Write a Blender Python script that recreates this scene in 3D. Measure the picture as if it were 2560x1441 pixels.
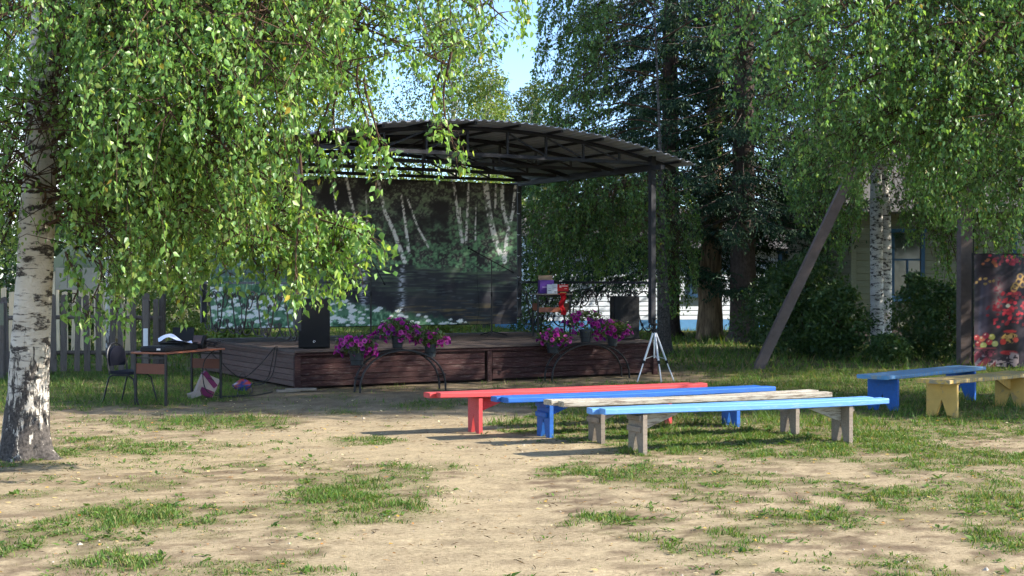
import bpy, math, random
import numpy as np
from mathutils import Vector, Matrix

for o in list(bpy.data.objects): bpy.data.objects.remove(o)
SC = bpy.context.scene
COL = SC.collection
rng = np.random.default_rng(7)
random.seed(7)

# ------------------------------------------------------------------ camera, sky, sun, exposure
F, CX, HY, CH = 3413.0, 1280.0, 700.0, 1.65      # focal length in photo pixels, principal column, horizon row, eye height
cam = bpy.data.cameras.new('camera'); camo = bpy.data.objects.new('camera', cam); COL.objects.link(camo)
cam.sensor_width = 36; cam.lens = 48.0; cam.clip_start = .1; cam.clip_end = 2000
camo.location = (0, 0, CH)
camo.rotation_euler = (math.radians(90) - math.atan((720.5-HY)/F), 0, 0)
SC.camera = camo
SUN_EL, SUN_AZ = math.radians(32), math.radians(-5)          # azimuth from +X towards +Y
W = bpy.data.worlds.new('World'); SC.world = W; W.use_nodes = True
nt = W.node_tree; nt.nodes.clear()
sky = nt.nodes.new('ShaderNodeTexSky'); sky.sky_type = 'NISHITA'; sky.sun_disc = False
sky.sun_elevation = SUN_EL; sky.sun_rotation = math.radians(90) - SUN_AZ
sky.air_density = 1.0; sky.dust_density = .05; sky.ozone_density = 3.0; sky.altitude = 2500
tc = nt.nodes.new('ShaderNodeTexCoord')
mp = nt.nodes.new('ShaderNodeMapping'); mp.inputs['Scale'].default_value = (1.0, 1.0, 2.6)
nz = nt.nodes.new('ShaderNodeTexNoise'); nz.inputs['Scale'].default_value = 2.6; nz.inputs['Detail'].default_value = 7
rp = nt.nodes.new('ShaderNodeValToRGB'); rp.color_ramp.elements[0].position = .52; rp.color_ramp.elements[1].position = .70
mx = nt.nodes.new('ShaderNodeMix'); mx.data_type = 'RGBA'
mx.inputs[7].default_value = (6.2, 6.5, 6.9, 1)
bg = nt.nodes.new('ShaderNodeBackground'); bg.inputs['Strength'].default_value = .125
wo = nt.nodes.new('ShaderNodeOutputWorld')
L = nt.links.new
L(tc.outputs['Generated'], mp.inputs['Vector']); L(mp.outputs[0], nz.inputs['Vector']); L(nz.outputs[0], rp.inputs[0])
L(rp.outputs[0], mx.inputs[0]); L(sky.outputs[0], mx.inputs[6]); L(mx.outputs[2], bg.inputs[0]); L(bg.outputs[0], wo.inputs[0])
sun = bpy.data.lights.new('sun', 'SUN'); sun.energy = 4.3; sun.angle = math.radians(.55); sun.color = (1, .93, .82)
suno = bpy.data.objects.new('sun', sun); COL.objects.link(suno)
SD = Vector((math.cos(SUN_EL)*math.cos(SUN_AZ), math.cos(SUN_EL)*math.sin(SUN_AZ), math.sin(SUN_EL)))
suno.rotation_euler = SD.to_track_quat('Z', 'Y').to_euler(); suno.location = (30, 0, 30)
SC.view_settings.view_transform = 'Standard'; SC.view_settings.look = 'None'
SC.view_settings.gamma = 1; SC.view_settings.exposure = 1.6; SC.view_settings.use_curve_mapping = False
SC.render.engine = 'CYCLES'
cy = SC.cycles
cy.use_denoising = True; cy.max_bounces = 4; cy.diffuse_bounces = 3; cy.glossy_bounces = 1; cy.transmission_bounces = 3; cy.use_adaptive_sampling = True; cy.adaptive_threshold = .03
cy.transparent_max_bounces = 4; cy.caustics_reflective = False; cy.caustics_refractive = False; cy.sample_clamp_indirect = 6

# ------------------------------------------------------------------ helpers
def G(px, py):                                   # photo pixel -> ground point
    Y = F*CH/(py-HY); return ((px-CX)/F*Y, Y)
def P3(px, py, Y): return np.array([(px-CX)/F*Y, Y, CH-(py-HY)/F*Y])
def proj(V):
    V = np.asarray(V); return CX+F*V[..., 0]/V[..., 1], HY-F*(V[..., 2]-CH)/V[..., 1]
def lin(c):
    c = np.asarray(c, float)/255.; return np.where(c <= .04045, c/12.92, ((c+.055)/1.055)**2.4)
def S(r, g, b): return tuple(float(x) for x in lin((r, g, b)))
_lat = np.random.default_rng(99).random((256, 256))
def vn(x, y, o=3):
    x = np.asarray(x, float); y = np.asarray(y, float); r = 0; a = .5; t = 0
    for k in range(o):
        xi = np.floor(x).astype(int); yi = np.floor(y).astype(int); fx = x-xi; fy = y-yi
        fx = fx*fx*(3-2*fx); fy = fy*fy*(3-2*fy)
        g = lambda i, j: _lat[(i+17*k) % 256, (j+31*k) % 256]
        r = r + a*((g(xi, yi)*(1-fx)+g(xi+1, yi)*fx)*(1-fy)+(g(xi, yi+1)*(1-fx)+g(xi+1, yi+1)*fx)*fy); t += a
        a *= .5; x = x*2.03; y = y*2.03
    return r/t
def sstep(a, b, x):
    t = np.clip((x-a)/(b-a), 0, 1); return t*t*(3-2*t)
def inpoly(x, y, poly):
    x = np.asarray(x); y = np.asarray(y); c = np.zeros(x.shape, bool); n = len(poly)
    for i in range(n):
        x0, y0 = poly[i]; x1, y1 = poly[(i+1) % n]
        if y0 == y1: continue
        c ^= ((y0 > y) != (y1 > y)) & (x < (x1-x0)*(y-y0)/(y1-y0)+x0)
    return c

def link(o, parent=None):
    COL.objects.link(o)
    if parent is not None: o.parent = parent
    return o
def tag(o, label=None, cat=None, group=None, kind=None):
    if label: o['label'] = label
    if cat: o['category'] = cat
    if group: o['group'] = group
    if kind: o['kind'] = kind
    return o
def thing(name, label, cat, loc=(0, 0, 0), rz=0, group=None):
    o = bpy.data.objects.new(name, None); o.empty_display_size = .1; link(o); o.location = loc; o.rotation_euler = (0, 0, rz)
    return tag(o, label, cat, group)
def copy_tree(o, parent=None):
    c = o.copy(); COL.objects.link(c)
    if parent is not None: c.parent = parent
    for ch in list(o.children): copy_tree(ch, c)
    return c

def npmesh(name, V, Fc, mat, parent=None, col=None, smooth=False):
    V = np.ascontiguousarray(V, np.float32); Fc = np.ascontiguousarray(Fc, np.int32); k = Fc.shape[1]
    m = bpy.data.meshes.new(name)
    m.vertices.add(len(V)); m.vertices.foreach_set('co', V.ravel())
    m.loops.add(Fc.size); m.loops.foreach_set('vertex_index', Fc.ravel())
    m.polygons.add(len(Fc)); m.polygons.foreach_set('loop_start', np.arange(0, Fc.size, k, dtype=np.int32))
    if smooth: m.polygons.foreach_set('use_smooth', np.ones(len(Fc), bool))
    if col is not None:
        a = m.color_attributes.new('col', 'FLOAT_COLOR', 'POINT')
        c4 = np.ones((len(V), 4), np.float32); c4[:, :3] = col; a.data.foreach_set('color', c4.ravel())
    m.update(calc_edges=True); m.materials.append(mat)
    return link(bpy.data.objects.new(name, m), parent)

class MB:
    def __init__(s): s.v = []; s.f = []
    def add(s, vs, fs):
        b = len(s.v); s.v += [tuple(map(float, p)) for p in vs]; s.f += [tuple(i+b for i in f) for f in fs]; return s
    def box(s, c, d, M=None):
        x, y, z = [q/2 for q in d]
        vs = [Vector((a, b, e)) for e in (-z, z) for b in (-y, y) for a in (-x, x)]
        if M is not None: vs = [M @ p for p in vs]
        return s.add([(p[0]+c[0], p[1]+c[1], p[2]+c[2]) for p in vs], [(0, 2, 3, 1), (4, 5, 7, 6), (0, 1, 5, 4), (1, 3, 7, 5), (3, 2, 6, 7), (2, 0, 4, 6)])
    def bbox(s, c, d, b=.01):                    # box with chamfered edges
        x, y, z = [q/2 for q in d]; b = min(b, .45*min(d)); vs = []; fs = []
        for e in (-1, 1):
            for (ix, iy) in ((-1, -1), (1, -1), (1, 1), (-1, 1)):
                vs.append((ix*(x-b), iy*(y-b), e*z)); vs.append((ix*x, iy*(y-b), e*(z-b))); vs.append((ix*(x-b), iy*y, e*(z-b)))
        s.add([(p[0]+c[0], p[1]+c[1], p[2]+c[2]) for p in vs], _chamfer(vs)); return s
    def bar(s, p0, p1, w, h, up=(0, 0, 1)):
        p0 = Vector(p0); p1 = Vector(p1); d = (p1-p0).normalized(); up = Vector(up)
        if abs(d.dot(up)) > .98: up = Vector((1, 0, 0))
        a = d.cross(up).normalized()*w/2; b = a.cross(d).normalized()*h/2
        vs = [p+q for p in (p0, p1) for q in (-a-b, a-b, a+b, -a+b)]
        return s.add(vs, [(3, 2, 1, 0), (4, 5, 6, 7), (0, 1, 5, 4), (1, 2, 6, 5), (2, 3, 7, 6), (3, 0, 4, 7)])
    def tube(s, pts, r, n=8, cap=True):
        pts = [Vector(p) for p in pts]; N = len(pts); r = [r]*N if not hasattr(r, '__len__') else r
        t0 = (pts[1]-pts[0]).normalized(); up = Vector((0, 0, 1)) if abs(t0.z) < .9 else Vector((1, 0, 0))
        a = t0.cross(up).normalized(); vs = []; fs = []
        for i, p in enumerate(pts):
            t = (pts[min(i+1, N-1)]-pts[max(i-1, 0)]).normalized()
            a = (a-t*a.dot(t)).normalized(); b = t.cross(a)
            for k in range(n):
                an = 2*math.pi*k/n; vs.append(p+(a*math.cos(an)+b*math.sin(an))*r[i])
        for i in range(N-1):
            for k in range(n): fs.append((i*n+k, i*n+(k+1) % n, (i+1)*n+(k+1) % n, (i+1)*n+k))
        if cap: fs.append(tuple(range(n))[::-1]); fs.append(tuple((N-1)*n+k for k in range(n)))
        return s.add(vs, fs)
    def prism(s, poly, axis, a, b):              # poly in the two other axes, extruded from a to b
        n = len(poly); mk = {'x': lambda p, t: (t, p[0], p[1]), 'y': lambda p, t: (p[0], t, p[1]), 'z': lambda p, t: (p[0], p[1], t)}[axis]
        vs = [mk(p, a) for p in poly]+[mk(p, b) for p in poly]
        return s.add(vs, [tuple(range(n))[::-1], tuple(range(n, 2*n))]+[(i, (i+1) % n, n+(i+1) % n, n+i) for i in range(n)])
    def lathe(s, prof, n=16, c=(0, 0, 0)):
        vs = []; fs = []
        for (r, z) in prof:
            for k in range(n): an = 2*math.pi*k/n; vs.append((c[0]+r*math.cos(an), c[1]+r*math.sin(an), c[2]+z))
        for i in range(len(prof)-1):
            for k in range(n): fs.append((i*n+k, i*n+(k+1) % n, (i+1)*n+(k+1) % n, (i+1)*n+k))
        fs.append(tuple(range(n))[::-1]); fs.append(tuple((len(prof)-1)*n+k for k in range(n)))
        return s.add(vs, fs)
    def mesh(s, name, mat, smooth=False):
        m = bpy.data.meshes.new(name); m.from_pydata(s.v, [], s.f)
        if smooth: m.polygons.foreach_set('use_smooth', [True]*len(m.polygons))
        m.materials.append(mat); m.update(); return m
    def build(s, name, mat, parent=None, smooth=False):
        return link(bpy.data.objects.new(name, s.mesh(name, mat, smooth)), parent)
import bmesh
def _chamfer(vs):
    bm = bmesh.new(); vv = [bm.verts.new(v) for v in vs]; bm.verts.index_update()
    r = bmesh.ops.convex_hull(bm, input=vv)
    fs = [tuple(v.index for v in f.verts) for f in bm.faces]; bm.free(); return fs
def inst(name, mesh, parent, loc=(0, 0, 0), rot=(0, 0, 0), sc=(1, 1, 1)):
    o = bpy.data.objects.new(name, mesh); link(o, parent); o.location = loc; o.rotation_euler = rot; o.scale = sc; return o
def Rz(a): return Matrix.Rotation(a, 3, 'Z')

# ------------------------------------------------------------------ materials
def base_nodes(name):
    m = bpy.data.materials.new(name); m.use_nodes = True; n = m.node_tree; n.nodes.clear()
    out = n.nodes.new('ShaderNodeOutputMaterial'); p = n.nodes.new('ShaderNodeBsdfPrincipled'); n.links.new(p.outputs[0], out.inputs[0])
    return m, n, p, out
def rampnode(n, stops):
    r = n.nodes.new('ShaderNodeValToRGB'); e = r.color_ramp.elements
    while len(e) < len(stops): e.new(.5)
    for el, (pos, c) in zip(e, stops): el.position = pos; el.color = (*c, 1)
    return r
def pmat(name, col, rough=.7, spec=.3, var=.2, scale=6, stretch=(1, 1, 1), rnd=.12, bump=0, metal=0, col2=None, wear=None, wearpos=.6, fine=60, coat=0):
    """noise-mottled paint / wood / stone; rnd varies each piece, wear adds patches of a second colour"""
    m, n, p, out = base_nodes(name); A = n.nodes.new; K = n.links.new
    c = np.array(col); c2 = np.array(col2) if col2 is not None else np.clip(c*(1+var), 0, 1); c1 = c*(1-var) if col2 is None else c
    tc = A('ShaderNodeTexCoord'); mp = A('ShaderNodeMapping'); mp.inputs['Scale'].default_value = stretch; K(tc.outputs['Object'], mp.inputs[0])
    oi = A('ShaderNodeObjectInfo'); ad = A('ShaderNodeVectorMath'); ad.operation = 'ADD'
    ml = A('ShaderNodeMath'); ml.operation = 'MULTIPLY'; ml.inputs[1].default_value = 37.; K(oi.outputs['Random'], ml.inputs[0])
    K(mp.outputs[0], ad.inputs[0]); K(ml.outputs[0], ad.inputs[1])
    nz = A('ShaderNodeTexNoise'); nz.inputs['Scale'].default_value = scale; nz.inputs['Detail'].default_value = 8; nz.inputs['Roughness'].default_value = .65; K(ad.outputs[0], nz.inputs['Vector'])
    rp = rampnode(n, [(.3, c1), (.7, c2)]); K(nz.outputs[0], rp.inputs[0]); cs = rp.outputs[0]
    if wear is not None:
        nw = A('ShaderNodeTexNoise'); nw.inputs['Scale'].default_value = scale*1.7; nw.inputs['Detail'].default_value = 10; nw.inputs['Roughness'].default_value = .75
        of = A('ShaderNodeVectorMath'); of.operation = 'ADD'; of.inputs[1].default_value = (11, 5, 3); K(ad.outputs[0], of.inputs[0]); K(of.outputs[0], nw.inputs['Vector'])
        rw = rampnode(n, [(wearpos-.04, (0, 0, 0)), (wearpos+.04, (1, 1, 1))]); K(nw.outputs[0], rw.inputs[0])
        mx = A('ShaderNodeMix'); mx.data_type = 'RGBA'; mx.inputs[7].default_value = (*wear, 1); K(rw.outputs[0], mx.inputs[0]); K(cs, mx.inputs[6]); cs = mx.outputs[2]
    if rnd:
        mr = A('ShaderNodeMapRange'); mr.inputs[3].default_value = 1-rnd; mr.inputs[4].default_value = 1+rnd; K(oi.outputs['Random'], mr.inputs[0])
        vm = A('ShaderNodeVectorMath'); vm.operation = 'SCALE'; K(cs, vm.inputs[0]); K(mr.outputs[0], vm.inputs['Scale']); cs = vm.outputs[0]
    K(cs, p.inputs['Base Color']); p.inputs['Roughness'].default_value = rough; p.inputs['Specular IOR Level'].default_value = spec; p.inputs['Metallic'].default_value = metal
    if coat: p.inputs['Coat Weight'].default_value = coat
    if bump:
        nb = A('ShaderNodeTexNoise'); nb.inputs['Scale'].default_value = fine; nb.inputs['Detail'].default_value = 5; K(ad.outputs[0], nb.inputs['Vector'])
        bp = A('ShaderNodeBump'); bp.inputs['Strength'].default_value = bump; bp.inputs['Distance'].default_value = .01; K(nb.outputs[0], bp.inputs['Height']); K(bp.outputs[0], p.inputs['Normal'])
    return m
def leafmat(name, trans=.4, tint=(1.5, 1.35, .55), rough=.45, spec=.35):
    m, n, p, out = base_nodes(name); A = n.nodes.new; K = n.links.new
    at = A('ShaderNodeVertexColor'); at.layer_name = 'col'; K(at.outputs[0], p.inputs['Base Color'])
    p.inputs['Roughness'].default_value = rough; p.inputs['Specular IOR Level'].default_value = spec
    tr = A('ShaderNodeBsdfTranslucent'); vm = A('ShaderNodeVectorMath'); vm.operation = 'MULTIPLY'; vm.inputs[1].default_value = tint
    K(at.outputs[0], vm.inputs[0]); K(vm.outputs[0], tr.inputs[0])
    ms = A('ShaderNodeMixShader'); ms.inputs[0].default_value = trans; K(p.outputs[0], ms.inputs[1]); K(tr.outputs[0], ms.inputs[2]); K(ms.outputs[0], out.inputs[0])
    return m
def printmat(name, rough=.55, weave=.05):
    m, n, p, out = base_nodes(name)
    at = n.nodes.new('ShaderNodeVertexColor'); at.layer_name = 'col'; n.links.new(at.outputs[0], p.inputs['Base Color'])
    p.inputs['Roughness'].default_value = rough; p.inputs['Specular IOR Level'].default_value = .25; return m
def birchbark(name, white=(.62, .58, .52), dark=(.035, .03, .027), base_z=1.3, thick=1.0, amount=.5):
    m, n, p, out = base_nodes(name); A = n.nodes.new; K = n.links.new
    tc = A('ShaderNodeTexCoord')
    def noise(sc, scale, detail=6, off=0, rough=.6):
        mp = A('ShaderNodeMapping'); mp.inputs['Scale'].default_value = sc; mp.inputs['Location'].default_value = (off, off*.7, off*1.3); K(tc.outputs['Object'], mp.inputs[0])
        z = A('ShaderNodeTexNoise'); z.inputs['Scale'].default_value = scale; z.inputs['Detail'].default_value = detail; z.inputs['Roughness'].default_value = rough; K(mp.outputs[0], z.inputs['Vector']); return z
    lent = noise((1, 1, 9), 5.5/thick, 5, 3)                     # thin horizontal lenticels
    patch = noise((1, 1, 2.6), 4.2/thick, 6, 7, .7)            # black rough bands
    crack = noise((3.2, 3.2, .8), 6/thick, 6, 13, .65)          # lengthways fissures of the foot
    tone = noise((1, 1, 2), 3, 4, 1)
    rt = rampnode(n, [(.3, tuple(np.array(white)*.78*np.array((1, .96, .9)))), (.65, white)]); K(tone.outputs[0], rt.inputs[0])
    rl = rampnode(n, [(.60, (0, 0, 0)), (.66, (.8, .8, .8))]); K(lent.outputs[0], rl.inputs[0])
    ra = rampnode(n, [(amount+.06, (0, 0, 0)), (amount+.12, (1, 1, 1))]); K(patch.outputs[0], ra.inputs[0])
    sx = A('ShaderNodeSeparateXYZ'); K(tc.outputs['Object'], sx.inputs[0])
    mr = A('ShaderNodeMapRange'); mr.inputs[1].default_value = 0; mr.inputs[2].default_value = base_z; mr.inputs[3].default_value = .17; mr.inputs[4].default_value = -.2; K(sx.outputs[2], mr.inputs[0])
    ac = A('ShaderNodeMath'); ac.operation = 'ADD'; K(crack.outputs[0], ac.inputs[0]); K(mr.outputs[0], ac.inputs[1])
    rc = rampnode(n, [(.5, (0, 0, 0)), (.56, (1, 1, 1))]); K(ac.outputs[0], rc.inputs[0])
    m1 = A('ShaderNodeMath'); m1.operation = 'MAXIMUM'; K(rl.outputs[0], m1.inputs[0]); K(ra.outputs[0], m1.inputs[1])
    m2 = A('ShaderNodeMath'); m2.operation = 'MAXIMUM'; K(m1.outputs[0], m2.inputs[0]); K(rc.outputs[0], m2.inputs[1])
    fz = noise((1, 1, 1), 40, 5, 2); rd = rampnode(n, [(.3, tuple(np.array(dark)*.6)), (.75, tuple(np.array(dark)*3.2+.01))]); K(fz.outputs[0], rd.inputs[0])
    mx = A('ShaderNodeMix'); mx.data_type = 'RGBA'; K(m2.outputs[0], mx.inputs[0]); K(rt.outputs[0], mx.inputs[6]); K(rd.outputs[0], mx.inputs[7]); K(mx.outputs[2], p.inputs['Base Color'])
    p.inputs['Roughness'].default_value = .75; p.inputs['Specular IOR Level'].default_value = .2
    bp = A('ShaderNodeBump'); bp.inputs['Strength'].default_value = .5; bp.inputs['Distance'].default_value = .02; bp.invert = True
    ab = A('ShaderNodeMath'); ab.operation = 'ADD'; K(m2.outputs[0], ab.inputs[0]); K(fz.outputs[0], ab.inputs[1]); K(ab.outputs[0], bp.inputs['Height']); K(bp.outputs[0], p.inputs['Normal'])
    return m
def barkmat(name, c1, c2, stretch=(1, 1, .16), scale=14, bump=.8):
    m = pmat(name, c1, .9, .1, col2=c2, scale=scale, stretch=stretch, rnd=0, bump=bump, fine=scale); return m

M = {}
M['leaf'] = leafmat('birch_leaf', .42, (1.5, 1.35, .6), .4, .45); M['leaf_far'] = leafmat('foliage', .35); M['needle'] = leafmat('spruce_needles', .12, (1.2, 1.2, .6), .6, .2)
M['grass'] = leafmat('grass_blades', .35, (1.4, 1.3, .5), .6, .2)
M['bark_big'] = birchbark('birch_bark_big', (.64, .59, .52), base_z=1.7, thick=1.0, amount=.465)
M['bark_bright'] = birchbark('birch_bark_bright', (.74, .71, .67), base_z=.6, thick=.6, amount=.46)  # bark raised paler to stand in for sunlight on the twin stems
M['bark_thin'] = birchbark('birch_bark_thin', (.6, .58, .55), base_z=1.0, thick=.6, amount=.5)
M['bark_dim'] = birchbark('birch_bark_dim', (.15, .14, .13), base_z=2.5, thick=.5, amount=.42)
M['bark_brown'] = barkmat('twig_bark', S(58, 44, 36), S(92, 74, 60), scale=9, bump=.2)
M['bark_spruce'] = barkmat('spruce_bark', S(60, 52, 50), S(96, 84, 78), (1, 1, .5), 22, .9)
M['bark_rough'] = barkmat('furrowed_bark', S(70, 56, 46), S(168, 142, 112), (1, 1, .12), 16, 1.0)
M['red'] = pmat('red_paint', S(190, 68, 70), .6, .35, .12, 5, (1, 6, 6), .05, .25, wear=S(140, 62, 58), wearpos=.60)
M['blue'] = pmat('blue_paint', S(34, 94, 172), .55, .35, .14, 5, (1, 6, 6), .06, .25, wear=S(62, 88, 124), wearpos=.60)
M['sky_blue'] = pmat('light_blue_paint', S(98, 150, 212), .6, .35, .10, 5, (1, 6, 6), .04, .25, wear=S(140, 172, 196), wearpos=.60)
M['worn_blue'] = pmat('worn_blue_paint', S(92, 142, 184), .65, .25, .18, 4, (6, 1, 1), .06, .3, wear=S(134, 142, 142), wearpos=.52)
M['yellow'] = pmat('ochre_paint', S(196, 160, 88), .6, .3, .14, 4, (5, 1, 1), .06, .3, wear=S(160, 138, 96), wearpos=.6)
M['yellow_seat'] = pmat('worn_ochre_seat', S(200, 166, 92), .7, .2, .14, 4, (7, 1, 1), .06, .4, wear=S(142, 132, 110), wearpos=.5)
M['pale_wood'] = pmat('bleached_wood', S(176, 169, 154), .8, .2, .14, 3, (1, 9, 9), .05, .5, wear=S(126, 114, 100), wearpos=.53)
M['grey_wood'] = pmat('grey_weathered_wood', S(142, 130, 116), .85, .15, .22, 5, (1, 12, 12), .14, .5, wear=S(92, 82, 74), wearpos=.62)
M['fence_wood'] = pmat('old_fence_wood', S(104, 96, 90), .9, .15, .22, 5, (8, 8, 1), .16, .5, wear=S(58, 52, 50), wearpos=.6)
M['fence_light'] = pmat('pale_plank_wood', S(196, 180, 150), .85, .2, .2, 4, (8, 8, 1), .2, .3)
M['stage_red'] = pmat('faded_red_brown_paint', S(60, 37, 36), .75, .2, .25, 4, (1, 9, 9), .25, .5, wear=S(92, 76, 72), wearpos=.57)
M['stage_grey'] = pmat('weathered_stage_board', S(94, 78, 72), .8, .2, .22, 4, (9, 1, 9), .14, .5, wear=S(96, 62, 56), wearpos=.58)
M['deck'] = pmat('deck_board', S(84, 73, 68), .75, .25, .25, 4, (1, 12, 12), .2, .4)
M['deck_dark'] = pmat('dark_core_fill', S(50, 42, 38), .9, .1)
M['steel'] = pmat('dark_steel_paint', S(40, 40, 46), .5, .35, .15, 9, rnd=.06, wear=S(66, 62, 60), wearpos=.70)
M['iron'] = pmat('bronzed_iron', S(54, 49, 45), .45, .5, .2, 20, rnd=.1, metal=.3)
M['iron_black'] = pmat('black_iron', S(34, 32, 34), .4, .5, .2, 20, rnd=.1, metal=.3)
M['roof'] = pmat('roof_sheet', S(146, 150, 158), .55, .4, .10, 2, rnd=.05, metal=.1)
M['plastic'] = pmat('black_plastic', S(17, 18, 21), .6, .3, .1, 30, rnd=.05, bump=.1, fine=300)
M['grille'] = pmat('speaker_grille', S(11, 12, 15), .6, .3, .15, 200, rnd=.03, bump=.4, fine=500)
M['white'] = pmat('white_plastic', S(225, 225, 228), .4, .5, .03, 5, rnd=.02)
M['silver'] = pmat('silver_tube', S(205, 206, 210), .32, .5, .05, 10, rnd=.03, metal=.55)
M['laminate'] = pmat('brown_laminate', S(142, 84, 60), .4, .45, .14, 5, (1, 8, 8), .04)
M['laminate_dark'] = pmat('dark_laminate', S(104, 54, 36), .45, .4, .16, 5, (1, 1, 8), .05)
M['navy'] = pmat('navy_upholstery', S(20, 22, 36), .7, .2, .1, 60, rnd=0, bump=.2, fine=300)
M['paper'] = pmat('white_paper', S(226, 230, 246), .7, .2, .02, 4, rnd=0)
M['black_rubber'] = pmat('black_cable', S(26, 24, 26), .5, .4, .1, 30)
M['pot'] = pmat('dark_plastic_pot', S(44, 50, 54), .45, .45, .1, 20)
M['concrete'] = pmat('weathered_concrete', S(104, 92, 88), .9, .15, .18, 8, rnd=.04, bump=.6, fine=70, wear=S(140, 134, 128), wearpos=.70)
M['house_grey'] = pmat('grey_green_cladding', S(118, 120, 102), .8, .2, .14, 4, (1, 8, 8), .09, .3)
M['house_blue'] = pmat('white_blue_cladding', S(210, 218, 226), .75, .25, .10, 3, (1, 8, 8), .07, .3, wear=S(150, 172, 196), wearpos=.62)
M['house_found'] = pmat('blue_foundation', S(96, 148, 196), .8, .2, .12, 4)
M['window_blue'] = pmat('blue_window_paint', S(32, 72, 104), .5, .4, .12, 6)
M['roof_slate'] = pmat('grey_roofing', S(86, 84, 82), .8, .2, .15, 5)
M['glass'] = pmat('window_glass', S(46, 56, 50), .08, .6, .2, 3, rnd=.05)
M['curtain'] = pmat('curtain', S(150, 140, 96), .8, .1, .3, 3, (8, 8, .6))
# ------------------------------------------------------------------ ground and what grows on it
S0 = np.array([-3.25, 20.48]); SANG = math.radians(30); UU = np.array([math.cos(SANG), math.sin(SANG)]); VV = np.array([-UU[1], UU[0]])
SW, SL, DZ = 6.66, 4.75, .59
PATCH = [(60, 1148, 110, 16, .95), (165, 1125, 70, 22, .9), (900, 1245, 190, 62, 1.0), (1000, 1190, 120, 28, .8), (760, 1270, 120, 22, .8), (610, 1285, 70, 18, .6), (270, 1305, 230, 45, .8), (60, 1365, 120, 18, .8), (290, 1395, 130, 25, .6),
         (60, 1250, 120, 14, .7), (230, 1235, 120, 14, .5), (330, 1215, 100, 14, .5), (400, 1120, 300, 22, .5), (180, 1110, 90, 25, .6), (870, 1100, 130, 12, .55), (965, 1102, 40, 10, .8), (500, 1060, 200, 16, .75), (640, 1050, 60, 8, .9),
         (680, 1425, 120, 18, .8), (480, 1430, 60, 16, .7), (1520, 1310, 80, 16, .7), (1430, 1180, 130, 20, .8), (1590, 1125, 70, 22, 1.0), (1700, 1190, 250, 30, .55), (1650, 1345, 60, 20, .5), (1840, 1380, 160, 30, .4),
         (2000, 1110, 420, 35, .75), (2300, 1130, 300, 45, .6), (2330, 1240, 260, 40, .65), (2080, 1300, 160, 26, .7), (2480, 1340, 130, 45, .85), (2190, 1405, 180, 30, .7), (2450, 1250, 160, 40, .6), (2520, 1215, 100, 30, .5), (2040, 1215, 130, 25, .4),
         (1800, 1250, 200, 20, .3), (1080, 1010, 110, 12, .7), (1300, 985, 120, 12, .45), (860, 1030, 60, 8, .7), (1900, 1330, 140, 18, .45), (300, 1160, 300, 14, .25), (2400, 1420, 160, 18, .35)]
POLYS = [([(1150, 1012), (1330, 1012), (1240, 1062), (1400, 1100), (1560, 1125), (2620, 1090), (2620, 880), (1640, 880), (1640, 955), (1300, 990)], .85),
         ([(-300, 890), (570, 890), (640, 990), (480, 1010), (330, 1018), (130, 1022), (-300, 1060)], .95)]
PATH = [(640, 1500), (860, 1330), (1060, 1270), (1120, 1190), (900, 1150), (560, 1160), (200, 1190), (-200, 1180), (-200, 1155), (300, 1130), (700, 1075), (900, 1010), (1200, 1000), (1330, 1060), (1540, 1120), (1300, 1175), (1350, 1260), (1480, 1330), (1560, 1500)]
def bare(X, Y):
    n = vn(X*1.4+11, Y*1.4, 3); px = CX+F*X/np.maximum(Y, .5)+(n-.5)*260; py = HY+F*CH/np.maximum(Y, .5)+(vn(X*2+3, Y*2+50, 2)-.5)*50; return inpoly(px, py, PATH)
def stage_local(X, Y):
    dx, dy = X-S0[0], Y-S0[1]; return dx*UU[0]+dy*UU[1], dx*VV[0]+dy*VV[1]
def density(X, Y):
    X = np.asarray(X, float); Y = np.asarray(Y, float); d = np.zeros(X.shape)
    px = CX+F*X/np.maximum(Y, .5); py = HY+F*CH/np.maximum(Y, .5)
    wx = 1.1*(vn(X*1.9+71, Y*1.9, 3)-.5); wy = 1.3*(vn(X*1.9, Y*1.9+33, 3)-.5); X0, Y0 = X, Y; X = X+wx; Y = Y+wy*.7
    n1 = vn(X*1.1+5, Y*1.1, 3); n2 = vn(X*4.2, Y*4.2+9, 3)
    for (a, b, rx, ry, w) in PATCH:
        cx, cy = G(a, b); rX = rx/F*cy; rY = (G(a, b-ry)[1]-G(a, b+ry)[1])/2
        q = ((X-cx)/rX)**2+((Y-cy)/rY)**2; d = np.maximum(d, w*np.exp(-q*q*.9))
    X, Y = X0, Y0
    jx = px+(n1-.5)*160; jy = py+(n2-.5)*36
    for poly, w in POLYS: d = np.maximum(d, w*inpoly(jx, jy, poly))
    d = np.maximum(d, .95*sstep(23.5, 25.5, Y+(n1-.5)*3))
    s, t = stage_local(X, Y)
    clear = np.exp(-(((px-1740)/130)**2+((py-940)/16)**2)); d = d*(1-.9*clear)
    d = d*np.where((s > -.2) & (s < SW+.15) & (t > -1.6) & (t < 0), .35, 1)
    off = (py > 1441) | (np.abs(px-1280) > 1330)
    d = np.where(off & (Y < 16), .35*sstep(.4, .6, n1), d)
    d = d*sstep(.28, .58, n2*.6+n1*.4+d*.18) + .05*sstep(.45, .7, n2)+np.where(bare(X, Y), 0, .26)*sstep(.40, .66, n1*.5+n2*.5)
    inside = (s > -.05) & (s < SW+.05) & (t > -.02) & (t < SL+.05)
    return np.where(inside, 0, d)
def gz(X, Y): return .022*(vn(np.asarray(X)*1.3, np.asarray(Y)*1.3, 2)-.5)+.012*(vn(np.asarray(X)*7, np.asarray(Y)*7, 2)-.5)-.006
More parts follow.
